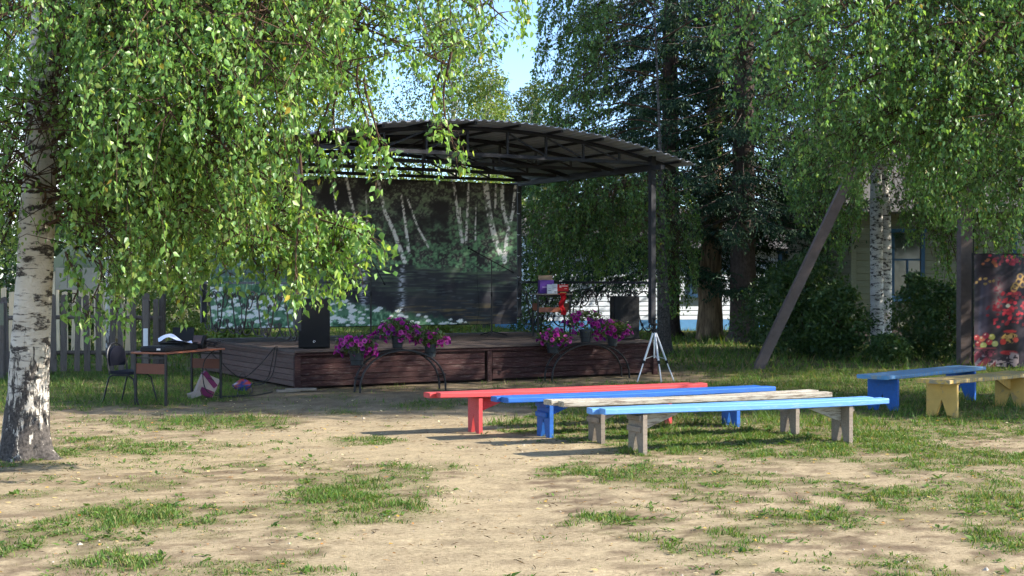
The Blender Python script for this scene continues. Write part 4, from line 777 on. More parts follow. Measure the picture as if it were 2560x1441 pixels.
# ------------------------------------------------------------------ petunias on arched stands
rngp = np.random.default_rng(3)
bv, bf = [], []
for k in range(10):
    a = 2*math.pi*k/10; r = .034 if k % 2 == 0 else .027; bv.append((r*math.cos(a), r*math.sin(a), .018+(.004 if k % 2 else 0)))
for k in range(10): a = 2*math.pi*k/10; bv.append((.012*math.cos(a), .012*math.sin(a), .004))
bv.append((0, 0, -.012))
for k in range(10): bf += [(k, (k+1) % 10, 10+(k+1) % 10), (k, 10+(k+1) % 10, 10+k), (10+k, 10+(k+1) % 10, 20)]
bms = []
for hue in (S(188, 56, 156), S(168, 42, 140), S(206, 88, 172), S(142, 46, 142)):
    c = np.array([hue]*10+[tuple(np.array(hue)*.55)]*10+[(.05, .005, .05)]); mo = npmesh('blossom', np.array(bv), np.array(bf), bpy.data.materials.get('petal') or leafmat('petal', .3, (1.2, .9, 1.1), .5, .2), None, c); bms.append(mo.data); bpy.data.objects.remove(mo)
def flowerpot(label, loc, r, h, spread, nblo, up=.10, group='petunia pots on the arched stands'):
    o = thing('flowerpot', label, 'flowerpot', loc, 0, group)
    MB().lathe([(r*.72, 0), (r*.92, h*.82), (r*1.05, h*.83), (r*1.05, h), (r*.95, h), (r*.9, h*.88)], 18).build('pot', M['pot'], o)
    n = 760; p = rdir(n, .25, 1)*np.array([spread*1.05, spread*.8, spread*.5])*(rng.uniform(.2, 1., n)**.5)[:, None]+[0, 0, h+up]; p = p[(p[:, 2] > h*.35) & (np.hypot(p[:, 0], p[:, 1])+(p[:, 2] < h)*-9 < 9)]; n = len(p)
    l = rng.uniform(.035, .07, n); V, Fc, C = leafmesh(p, rdir(n, -.2, 1), rdir(n, .6, 1), l, l*.7, pick(n, np.array([[.07, .12, .035], [.11, .15, .05], [.05, .09, .03]]), [.5, .3, .2]), False); cr = npmesh('foliage', V, Fc, M['leaf'], o, C); cr['kind'] = 'stuff'
    for k in range(int(nblo*.85)):
        d = rdir(1, .35, 1)[0]; d[1] -= .35; d /= np.linalg.norm(d); q = d*np.array([spread*1.12, spread*.85, spread*.5])*rngp.uniform(.7, 1.15)+[0, 0, h+up*.8]; q[2] -= .5*max(0, abs(q[0])-.12)*rngp.uniform(.2, 1)
        if q[2] < h*.3: q[2] = h*.3+rngp.uniform(0, .1)
        nd = Vector(d)+Vector(rngp.normal(0, .35, 3)); b = inst('blossom', random.choice(bms), o, q, nd.to_track_quat('Z', 'Y').to_euler()); b.scale = (1.3,)*3
def flowerstand(label, c, rz, span, hh, flowers, dep=.24):
    o = thing('flower_stand', label, 'flower stand', (c[0], c[1], 0), rz, 'arched iron flower stands')
    aa = np.linspace(0, math.pi, 25); X = lambda a: -span/2*math.cos(a); Z = lambda a: hh*math.sin(a)**.8
    for y in (-dep/2, dep/2): MB().tube([(X(a), y, max(Z(a)-.015, -.01)) for a in aa], .0155, 7).build('arch', M['iron_black'], o)
    for a in (.22, math.pi-.22):
        for dz in (0, .05): MB().tube([(X(a)+dz*.3, -dep/2, Z(a)+dz), (X(a)+dz*.3, dep/2, Z(a)+dz)], .007, 5).build('rung', M['iron_black'], o)
        an = np.linspace(0, 2*math.pi, 17); MB().tube([(X(a)+.07*math.cos(q)*.9, .09*math.sin(q), Z(a)+.03) for q in an], .005, 5).build('shelf_ring', M['iron_black'], o)
    R_ = Rz(rz)
    for (a, out, lab, r, h, sp, nb2, up) in flowers:
        z = Z(a)+out[1]; x = X(a)+out[0]
        an = np.linspace(0, 2*math.pi, 21)
        for q in (0, .07): MB().tube([(x+(r*.8+q*.2)*math.cos(w), (r*.8+q*.2)*math.sin(w), z+q) for w in an], .005, 5).build('pot_ring', M['iron_black'], o)
        for y in (-dep/2, dep/2): MB().tube([(X(a), y, Z(a)-.015), (x, y*.8, z)], .006, 5).build('bracket', M['iron_black'], o)
        w = R_ @ Vector((x, 0, z+.006)); flowerpot(lab, (c[0]+w.x, c[1]+w.y, w.z), r, h, sp, nb2, up)
flowerstand('black arched flower stand in front of the left half of the stage', (-1.66, 20.32), math.radians(26), 1.36, .62,
            [(.62, (-.13, -.0), 'petunia pot hanging low on the left of the left stand', .12, .2, .30, 62, .09), (1.50, (.0, .02), 'petunia pot on top of the left arched stand', .10, .17, .30, 60, .11), (2.3, (.03, .0), 'petunia pot on the right shoulder of the left stand', .10, .19, .25, 44, .09)])
flowerstand('black arched flower stand in front of the right half of the stage', (1.26, 22.75), math.radians(28), 1.5, .60,
            [(.72, (-.1, .02), 'petunia pot hanging low on the left of the right stand', .12, .17, .26, 44, .07), (1.52, (.0, .02), 'petunia pot on top of the right arched stand', .11, .2, .36, 70, .15), (2.2, (.05, .03), 'petunia pot on the right shoulder of the right stand', .1, .18, .30, 52, .11)])

# ------------------------------------------------------------------ small table on the stage with boxes
def desk(name, label, loc, rz, w, d, h, top, panel, shelf=False):
    o = thing(name, label, 'table', loc, rz)
    MB().bbox((0, 0, h-.011), (w, d, .022), .004).build('tabletop', top, o)
    for sx in (-1, 1):
        for sy in (-1, 1): MB().box((sx*(w/2-.05), sy*(d/2-.04), (h-.026)/2), (.028, .028, h-.026)).build('leg', M['iron_black'], o)
        MB().box((sx*(w/2-.05), 0, h-.075), (.02, d-.11, .02)).build('crossbar', M['iron_black'], o)
        MB().box((sx*(w/2-.05), 0, h*.69), (.016, d-.112, .135)).build('side_panel', panel, o)
    MB().box((0, 0, h-.04), (w-.13, .02, .03)).build('apron', M['iron_black'], o)
    return o
tb = desk('school_table', 'small narrow table on the stage carrying boxes', SP(6.05, 2.5, DZ+.001), math.radians(14), .72, .45, .80, M['grey_wood'], M['laminate'])
MB().bbox((0, .05, .53), (.58, .3, .018), .003).build('shelf', M['grey_wood'], tb); MB().box((0, -.16, .5), (.57, .014, .09)).build('front_board', M['laminate'], tb)
def card(label, name, s, t, z, rz, d, col, flap=None, prints=()):
    m = pmat(name+'_card', col, .6, .3, .06, 6, rnd=0); p = SP(s, t, z); o = thing(name, label, 'box', p, rz)
    MB().bbox((0, 0, d[2]/2), d, .002).build('body', m, o)
    if flap: MB().box((0, d[1]*.3, d[2]+.045), (d[0]*1.0, .004, .10), Matrix.Rotation(-.5, 3, 'X')).build('flap', pmat('raw_card', S(150, 128, 108), .8, .1, .1, 5, rnd=0), o)
    for (x, z_, w, h, c) in prints: MB().box((x, -d[1]/2-.0012, z_), (w, .002, h)).build('print', pmat('print_ink', c, .6, .3, 0, 5, rnd=0), o)
zt = DZ+.80+.003
card('open purple cardboard box on the stage table', 'cardboard_box', 5.98, 2.58, zt, math.radians(10), (.27, .2, .25), S(92, 56, 140), True, [(-.03, .12, .12, .02, S(170, 150, 205)), (.05, .07, .06, .015, S(150, 130, 195))])
card('small white printed box in front of the purple box', 'carton', 5.93, 2.36, zt, math.radians(-4), (.1, .1, .17), S(216, 216, 222), None, [(0, .10, .05, .008, S(140, 140, 150)), (0, .06, .06, .01, S(110, 110, 120))])
card('second small white printed box beside the red carton', 'carton', 6.035, 2.36, zt, math.radians(6), (.09, .1, .18), S(206, 208, 216), None, [(0, .11, .05, .008, S(150, 150, 158)), (.01, .03, .035, .014, S(30, 30, 34))])
card('red carton with white print on the stage table', 'carton', 6.23, 2.42, zt+.04, math.radians(4), (.24, .12, .13), S(190, 34, 36), None, [(-.03, .09, .04, .04, S(230, 200, 195)), (.05, .1, .11, .016, S(235, 220, 215)), (.07, .05, .05, .01, S(225, 190, 185))])
card('dark flat box under the red carton', 'carton', 6.23, 2.42, zt, math.radians(4), (.26, .16, .036), S(58, 40, 42), None, [(.02, .018, .12, .012, S(212, 170, 80))])
cl = MB(); cl.v = []; n_ = 8
for i in range(n_):
    for j in range(3): cl.v.append((-.05+.05*j+.03*math.sin(i*1.3), .012*math.sin(j*2+i), -.055*i))
cl.f = [(i*3+j, i*3+j+1, (i+1)*3+j+1, (i+1)*3+j) for i in range(n_-1) for j in range(2)]
cl.tube([(-.08, 0, .006), (.0, -.02, .012), (.08, 0, .006)], .012, 6)
o = cl.build('red_cloth', pmat('red_fabric', S(168, 26, 34), .8, .1, .2, 8, rnd=0)); o.location = SP(6.1, 2.19, DZ+.79); o.rotation_euler = (0, 0, .3); tag(o, 'red cloth hanging down from the edge of the stage table', 'cloth')

# ------------------------------------------------------------------ silver tripod in front of the stage
o = thing('tripod', 'silver tripod stand with black head before the right stage corner', 'tripod', (2.31, 22.15, 0))
for k in range(3):
    a = math.radians((205, 285, 350)[k]); ex = (math.cos(a)*.32, math.sin(a)*.32); lg = MB().tube([(ex[0]*.06, ex[1]*.06, .8), (ex[0]*.62, ex[1]*.62, .32)], .017, 8).build('leg', M['silver'], o)
    MB().tube([(ex[0]*.6, ex[1]*.6, .335), (ex[0], ex[1], .0)], .011, 8).build('lower_tube', M['silver'], lg); MB().tube([(ex[0]*.60, ex[1]*.60, .345), (ex[0]*.655, ex[1]*.655, .295)], .023, 8).build('clamp', M['plastic'], lg)
    MB().tube([(ex[0]*.55, ex[1]*.55, .37), (0, 0, .42)], .006, 6).build('spreader', M['silver'], lg)
MB().tube([(0, 0, .38), (0, 0, .86)], .015, 8).build('column', M['silver'], o); MB().lathe([(.03, .78), (.045, .80), (.045, .84), (.028, .86), (.028, .9), (.05, .915), (.05, .94), (.02, .95), (.02, 1.0), (.04, 1.01), (.04, 1.03)], 10).build('head', M['plastic'], o)
MB().tube([(0, 0, .88), (-.08, -.05, .86), (-.14, -.09, .87)], .008, 6).build('pan_handle', M['plastic'], o)

# ------------------------------------------------------------------ benches
def wplank(x0, x1, y0, y1, z0, z1, name, mat, o):
    n = 14; b = .008; V = []; Fq = []; ph = random.uniform(0, 6); cap = random.uniform(-.02, .02)
    prof = [(y0+b, z0), (y1-b, z0), (y1, z0+b), (y1, z1-b), (y1-b, z1), (y0+b, z1), (y0, z1-b), (y0, z0+b)]
    for i in range(n):
        u = i/(n-1); dz = .006*math.sin(u*5+ph)-.012*math.sin(math.pi*u)+random.uniform(-.0015, .0015); dy = .006*math.sin(u*3.7+ph*2)+random.uniform(-.002, .002); w = random.uniform(-.0015, .0015)
        for (y, z) in prof: V.append((x0+(x1-x0)*u+(cap*(y-y0)/(y1-y0) if i in (0, n-1) else 0), y+dy+(w if y > (y0+y1)/2 else -w), z+dz))
    for i in range(n-1): Fq += [(i*8+k, i*8+(k+1) % 8, (i+1)*8+(k+1) % 8, (i+1)*8+k) for k in range(8)]
    m = MB(); m.add(V, Fq+[tuple(range(8))[::-1], tuple((n-1)*8+k for k in range(8))]); return m.build(name, mat, o)
def bench(label, A_, B_, over, mats, w=.30, h=.44, two=True, brace=True, cleat=True, th=.055, bracemat=None):
    A_ = np.array(A_); B_ = np.array(B_); d = B_-A_; Ld = np.linalg.norm(d); rz = math.atan2(d[1], d[0]); c = A_
    o = thing('bench', label, 'bench', (A_[0], A_[1], 0), rz, 'wooden benches in the yard'); sm, lm = mats
    x0, x1 = -over[0], Ld+over[1]
    if two:
        for k, (ya, yb) in enumerate(((-w/2-.01, -.004), (.004, w/2+.02))):
            wplank(x0+(.0, -.06)[k], x1+(.0, -.06)[k], ya, yb, h-th, h, 'seat_plank', sm, o)
    else: wplank(x0, x1, -w/2-.015, w/2+.015, h-th, h, 'seat_plank', sm, o)
    hw = w/2; zt_ = h-th-.012
    for k, x in enumerate((0, Ld)):
        sg = 1 if k == 0 else -1
        lg = MB().prism([(-hw, -.02), (-hw*.42, -.02), (0, zt_*.52), (hw*.42, -.02), (hw, -.02), (hw, zt_), (-hw, zt_)], 'x', x-.022, x+.022).build('leg', lm, o)
        if cleat:
            MB().bbox((x-sg*.038, .01, zt_*.62), (.03, w*.82, .055), .006).build('cleat', lm, lg); MB().bbox((x-sg*.038, .0, zt_-.035), (.03, w*.9, .05), .006).build('cleat', lm, lg)
        if brace: MB().prism([(x+sg*.024, zt_-.002), (x+sg*.42, zt_-.002), (x+sg*.42, zt_-.02), (x+sg*.024, zt_-.17)] if sg > 0 else [(x+sg*.42, zt_-.002), (x+sg*.024, zt_-.002), (x+sg*.024, zt_-.17), (x+sg*.42, zt_-.02)], 'y', -.016, .012).build('brace', bracemat or lm, o)
def yshift(px, py, dy=0): return G(px, py)
bench('light blue bench with bleached wooden legs, nearest of the row', (1.20, 13.02), (3.37, 13.93), (.42, .46), (M['sky_blue'], M['grey_wood']), bracemat=M['pale_wood'])
bench('unpainted bleached grey bench behind the light blue bench', (.86, 13.86), (3.0, 14.74), (.44, .44), (M['pale_wood'], M['grey_wood']), bracemat=M['grey_wood'])
bench('dark blue painted bench between the red and the bleached bench', (.35, 14.4), (2.47, 15.4), (.5, .5), (M['blue'], M['blue']))
bench('red painted bench farthest from the camera in the row of long benches', (-.40, 14.85), (1.76, 15.85), (.47, .5), (M['red'], M['red']), cleat=False)
bench('worn blue bench beside the yellow bench at the right', (4.72, 17.35), (6.2, 18.85), (.28, .30), (M['worn_blue'], M['blue']), .42, .455, False, False, False, .05)
bench('faded yellow bench at the right edge in front of the worn blue bench', (5.22, 16.55), (6.5, 17.8), (.22, .3), (M['yellow_seat'], M['yellow']), .40, .45, False, True, False, .05)

# ------------------------------------------------------------------ work table, chair and sound gear at the left
tl = np.array([-4.74, 17.9]); tr_ = np.array([-4.27, 19.06]); tc_ = (tl+tr_)/2; ang = math.atan2(tr_[1]-tl[1], tr_[0]-tl[0])
wt = desk('school_table', 'brown school table on black legs loaded with sound gear', (tc_[0], tc_[1], 0), ang, 1.35, .56, .70, M['laminate'], M['laminate_dark'])
def TP(x, y, z=.702): v = Rz(ang) @ Vector((x, y, 0)); return (tc_[0]+v.x, tc_[1]+v.y, z)
o = thing('sound_mixer', 'flat black sound mixer case on the brown table', 'sound mixer', TP(-.38, .0), ang)
MB().bbox((0, 0, .03), (.42, .40, .06), .01).build('case', M['plastic'], o); MB().bbox((.02, .02, .065), (.36, .34, .012), .003).build('panel', M['grille'], o); MB().bbox((-.213, -.1, .035), (.004, .06, .025), .001).build('sticker', M['white'], o)
o = thing('equipment_case', 'deep black equipment case under the white papers', 'case', TP(.02, .02), ang); MB().bbox((0, 0, .045), (.32, .40, .09), .012).build('body', M['plastic'], o); MB().bbox((0, 0, .096), (.33, .41, .012), .004).build('lid', M['grille'], o)
gu, gv = 14, 10; U, Vq = np.meshgrid(np.linspace(-.22, .22, gu), np.linspace(-.15, .15, gv)); Zp = .012+.09*np.exp(-((U+.08)/.13)**2)*(1+.3*np.sin(Vq*14))+.01*np.sin(U*30+Vq*11)
i = (np.arange(gv-1)[:, None]*gu+np.arange(gu-1)[None]).ravel(); o = npmesh('paper_sheets', np.stack([U, Vq, Zp], -1).reshape(-1, 3), np.stack([i, i+1, i+1+gu, i+gu], 1), M['paper'], None, None, True); o.location = TP(-.12, -.02, .80); o.rotation_euler = (0, 0, ang-.9); tag(o, 'curled white paper sheets lying on the black cases', 'paper')
o = thing('laptop', 'open black laptop standing behind the white papers', 'laptop', TP(.10, .06, .806), ang-1.25); MB().bbox((0, 0, .008), (.3, .2, .016), .004).build('keyboard', M['plastic'], o); MB().box((.0, .14, .10), (.3, .008, .19), Matrix.Rotation(-.35, 3, 'X')).build('screen', M['plastic'], o)
o = thing('amplifier', 'slanted black amplifier at the far end of the brown table', 'amplifier', TP(.42, .05), ang-1.2); MB().prism([(-.13, 0), (.13, 0), (.13, .17), (.06, .18), (-.13, .05)], 'x', -.14, .14).build('body', M['plastic'], o); MB().box((0, -.045, .122), (.22, .19, .004), Matrix.Rotation(.595, 3, 'X')).build('front_panel', pmat('brown_panel', S(84, 66, 64), .5, .3, .1, 8), o)
o = thing('cable_coil', 'tangle of black cables on the far end of the brown table', 'cables', TP(.56, -.1, .702), 0)
for k in range(6):
    r = .06+.012*k; a0 = random.random()*6; MB().tube([(r*math.cos(a)*1.2+.01*k, r*math.sin(a), .02+.03*abs(math.sin(a*1.5+k))+.012*k) for a in np.linspace(a0, a0+6.1, 20)], .006, 5).build('loop', M['black_rubber'], o)
# chair
o = thing('chair', 'black tube framed chair with rounded navy back left of the table', 'chair', (-5.10, 18.3, 0), math.radians(-112))
zs = .40
an = np.linspace(0, math.pi, 13); loop = [(-.19, -.21, zs-.02), (-.19, -.235, zs+.1)]+[(-.19*math.cos(a), -.25-.03*math.sin(a), zs+.2+.20*math.sin(a)) for a in an]+[(.19, -.235, zs+.1), (.19, -.21, zs-.02)]
MB().tube(loop, .011, 8).build('back_frame', M['iron_black'], o)
MB().prism([(-.15, zs+.10), (.15, zs+.10), (.165, zs+.2)]+[(.165*math.cos(a), zs+.2+.165*math.sin(a)) for a in np.linspace(.15, math.pi-.15, 11)]+[(-.165, zs+.2)], 'y', -.262, -.225).build('backrest', M['navy'], o)
MB().prism([(-.19, -.2), (.19, -.2), (.21, .12), (.17, .2), (-.17, .2), (-.21, .12)], 'z', zs-.005, zs+.035).build('seat', M['navy'], o)
for sx in (-1, 1):
    MB().tube([(sx*.2, -.32, 0), (sx*.19, -.22, zs-.05), (sx*.19, -.16, zs-.02), (sx*.19, .1, zs-.02), (sx*.19, .17, zs-.06), (sx*.205, .26, 0)], .011, 8).build('leg_frame', M['iron_black'], o)
    for y in (-.32, .26): MB().lathe([(.014, 0), (.014, .02)], 8, (sx*(.2 if y < 0 else .205), y, -.003)).build('foot_cap', M['black_rubber'], o)
MB().tube([(-.19, -.16, zs-.02), (.19, -.16, zs-.02)], .009, 6).build('crossbar', M['iron_black'], o)
# shopping bag, coloured pouch, planks, cables
o = thing('shopping_bag', 'beige and magenta paper shopping bag slumped under the table', 'bag', (-4.28, 19.15, 0), math.radians(30)); bgm = pmat('beige_card', S(158, 144, 136), .7, .2, .1, 6, rnd=0); mg = pmat('magenta_print', S(104, 28, 74), .6, .3, .1, 6, rnd=0)
R_ = Matrix.Rotation(.42, 3, 'Y')
MB().box((0, 0, .17), (.26, .1, .28), R_).build('body', bgm, o); MB().box((.03, 0, .25), (.265, .106, .07), R_ @ Matrix.Rotation(.5, 3, 'Y')).build('stripe', mg, o); MB().box((-.02, 0, .07), (.20, .108, .1), R_).build('stripe', mg, o)
MB().tube([tuple(R_ @ Vector((x, -.054, z))+Vector((0, 0, .17))) for x, z in ((-.05, .09), (-.03, .1), (.03, .1), (.05, .09))], .006, 5).build('handle', M['iron_black'], o); MB().box((-.19, -.02, .05), (.16, .12, .07), Matrix.Rotation(-.3, 3, 'Y')).build('folded_side', bgm, o)
o = thing('bunched_pouch', 'small blue and red pouch hanging on cables beside the stage', 'pouch', (-3.98, 20.15, 0), .4); 
an_, zz_ = np.meshgrid(np.linspace(0, 2*np.pi, 15)[:-1], np.linspace(0, 1, 9)); rr_ = (.03+.085*np.sin(np.pi*np.clip(zz_*.9+.1, 0, 1))**.8)*(.65+.7*vn(an_*1.9+3, zz_*5, 2)); Vp = np.stack([rr_*np.cos(an_)*1.15, rr_*np.sin(an_)*.6, .015+.17*zz_+.03*(vn(an_*3, zz_*4+8, 2)-.5)], -1).reshape(-1, 3)
kp = (np.arange(8)[:, None]*14+np.arange(14)[None]).ravel(); kq = (np.arange(8)[:, None]*14+(np.arange(14)[None]+1) % 14).ravel(); palp = np.array([S(190, 190, 196), S(150, 56, 50), S(44, 60, 128), S(36, 50, 108), S(160, 76, 54)])
npmesh('cloth', Vp, np.stack([kp, kq, kq+14, kp+14], 1), printmat('pouch_print'), o, palp[(vn(Vp[:, 0]*26+5, Vp[:, 2]*26, 1)*4.99).astype(int)]); MB().tube([(-.05, 0, .2), (-.02, 0, .26), (.03, 0, .26), (.05, 0, .2)], .005, 5).build('strap', M['black_rubber'], o)
for lab, c, rz, ln in (('grey board lying on the ground against the stage corner', (-3.12, 20.18, .03), .12, .46), ('short brown plank under the stage corner board', (-3.3, 20.14, .012), .35, .34)):
    o = MB().bbox((0, 0, 0), (ln, .12, .035), .005).build('loose_plank', M['grey_wood']); o.location = c; o.rotation_euler = (0, 0, rz); tag(o, lab, 'plank')
def cable(label, pts, r=.007):
    P = np.array(pts, float); m = len(P); tt = np.linspace(0, m-1, m*7); i = np.floor(tt).astype(int).clip(0, m-2); f = (tt-i)[:, None]
    g = lambda k: P[k.clip(0, m-1)]; C = .5*((2*g(i))+(-g(i-1)+g(i+1))*f+(2*g(i-1)-5*g(i)+4*g(i+1)-g(i+2))*f*f+(-g(i-1)+3*g(i)-3*g(i+1)+g(i+2))*f**3)
    tag(MB().tube([tuple(q) for q in C], r, 6).build('cable', M['black_rubber']), label, 'cable', 'black cables between table and stage')
e = TP(.66, 0); sc0 = SP(.0, .75, DZ+.03)
cable('black cable running from the table up to the left railing', [e, (e[0]+.1, e[1]+.1, .55), (-3.98, 20.0, .22), (-3.8, 20.4, .35), (sc0[0]-.06, sc0[1], DZ), sc0])
cable('black cable hanging in a loop down the grey stage side', [SP(-.03, .7, DZ+.02), SP(-.05, .72, .4), SP(-.09, .8, .15), SP(-.2, 1.0, .02), SP(-.5, 1.1, .012), (e[0]+.35, e[1]+.35, .012)])
cable('second black cable hanging down beside the railing cable', [SP(-.03, .8, DZ+.02), SP(-.06, .86, .35), SP(-.1, .98, .1), SP(-.26, 1.2, .012), (e[0]+.5, e[1]+.5, .012), (e[0]+.2, e[1]+.1, .012)])
cable('black cable drooping from the table edge to the ground', [TP(.6, -.2), (e[0]-.02, e[1]-.15, .5), (e[0]+.0, e[1]-.1, .12), (e[0]+.25, e[1]+.02, .012), (e[0]+.6, e[1]+.25, .012), (-3.5, 19.95, .012)])
cable('thin black cable curling below the far end of the table', [TP(.55, .1), (e[0]-.05, e[1]+.1, .4), (e[0]+.08, e[1]+.2, .05), (e[0]+.3, e[1]+.1, .012), (e[0]+.1, e[1]-.05, .012), (e[0]+.5, e[1]+.1, .014)], .005)

# ------------------------------------------------------------------ fences and notice board at the left
def fence(label, a, b, n, hgt, w, mats, posts, railz, group=None, taper=.0, jag=.05):
    a = np.array(a); b = np.array(b); d = b-a; Ld = np.linalg.norm(d); o = thing('picket_fence', label, 'fence', (a[0], a[1], 0), math.atan2(d[1], d[0]), group)
    for z in railz: MB().tube([(0, .05, z), (Ld*.5, .055, z+.015), (Ld, .05, z-.01)], [.042, .036, .04], 8).build('rail', mats, o)
    pk = [MB().prism([(-w/2, .02), (w/2, .02), (w/2*q, 1), (w/2*(q-.5)*.6, 1.012), (-w/2*q, .995)], 'y', -.014, .012).mesh('picket', mats) for q in (.95, 1.05, .85)]
    for k in range(n):
        p = inst('picket', random.choice(pk), o, (Ld*(k+.5)/n+random.uniform(-.015, .015), random.uniform(-.006, .004), .02), (0, random.uniform(-.035, .035), 0), (random.uniform(.85, 1.15), 1, hgt*random.uniform(1-jag, 1+jag)))
    for x in posts: MB().tube([(x, .12, -.05), (x+.02, .12, hgt*1.05)], [.07, .06], 9).build('post', mats, o)
fence('old grey picket fence with round rails behind the table', ((-60-CX)/F*23.6, 23.6), ((404-CX)/F*24.2, 24.2), 16, 1.33, .105, M['fence_wood'], (1.2, 3.1), (.36, .98))
fence('pale sunlit plank fence standing behind the grey picket fence', ((-100-CX)/F*29.5, 29.5), ((330-CX)/F*29.5, 29.5), 22, 1.42, .11, M['fence_light'], (.3, 3.4), (.4, 1.1))
for lab, px, Y, z0, z1, w, mt in (('grey post with a white painted stripe at the fence end', 366, 23.9, 0, 1.3, .11, M['fence_wood']), ('grey and dark gate post at the left edge of the frame', 3, 22.6, 0, 1.28, .13, M['fence_wood'])):
    o = thing('fence_post', lab, 'post', ((px-CX)/F*Y, Y, 0)); MB().bbox((0, 0, z1/2), (w, w, z1), .01).build('shaft', mt, o)
    if px > 100: MB().bbox((0, -w/2-.004, .62), (w*.75, .01, .36), .003).build('painted_plate', M['white'], o)
    else: MB().bbox((0, -w/2-.004, 1.08), (w*1.02, .01, .36), .003).build('light_board', M['house_grey'], o)
nY = 25.6; o = thing('notice_board', 'small white board with pale green gable behind the birch trunk', 'notice board', ((182-CX)/F*nY, nY, 0)); gr = pmat('pale_green_paint', S(112, 122, 98), .6, .3, .1, 6)
for x in (-.36, .52): MB().box((x, .03, .95), (.06, .06, 1.9)).build('post', M['fence_light'], o)
MB().bbox((.08, 0, 1.67), (.8, .03, .42), .004).build('board', pmat('grey_white_board', S(146, 142, 126), .7, .2, .12, 5), o); MB().prism([(-.36, 1.885), (.52, 1.885), (.08, 2.28)], 'y', -.012, .012).build('gable', gr, o)
for s_ in (-1, 1): MB().bar((.08, 0, 2.31), (.08+s_*.5, 0, 1.86), .18, .025, (0, 1, 0)).build('roof_board', gr, o)

# ------------------------------------------------------------------ concrete pole with leaning strut
pb = np.array([(2411-CX)/F*26.4, 26.4, 0]); o = thing('utility_pole', 'square concrete utility pole beside the printed poster', 'pole', pb)
MB().prism([(-.115, -.1), (.115, -.1), (.115, .1), (-.115, .1)], 'z', -.1, 9).build('shaft', M['concrete'], o); o.rotation_euler = (0, 0, .12)
MB().tube([(.16, -.03, 0), (.17, -.03, 3), (.14, -.02, 8)], .012, 5).build('ground_wire', M['black_rubber'], o)
sb = np.array([*G(1888, 922), -.15]); so = thing('pole_strut', 'leaning concrete strut propping the utility pole', 'strut', (sb[0], sb[1], 0)); MB().bar((0, 0, -.12), (pb[0]-sb[0]-.12, pb[1]-sb[1], 8.05), .18, .19, (0, 1, 0)).build('shaft', M['concrete'], so)

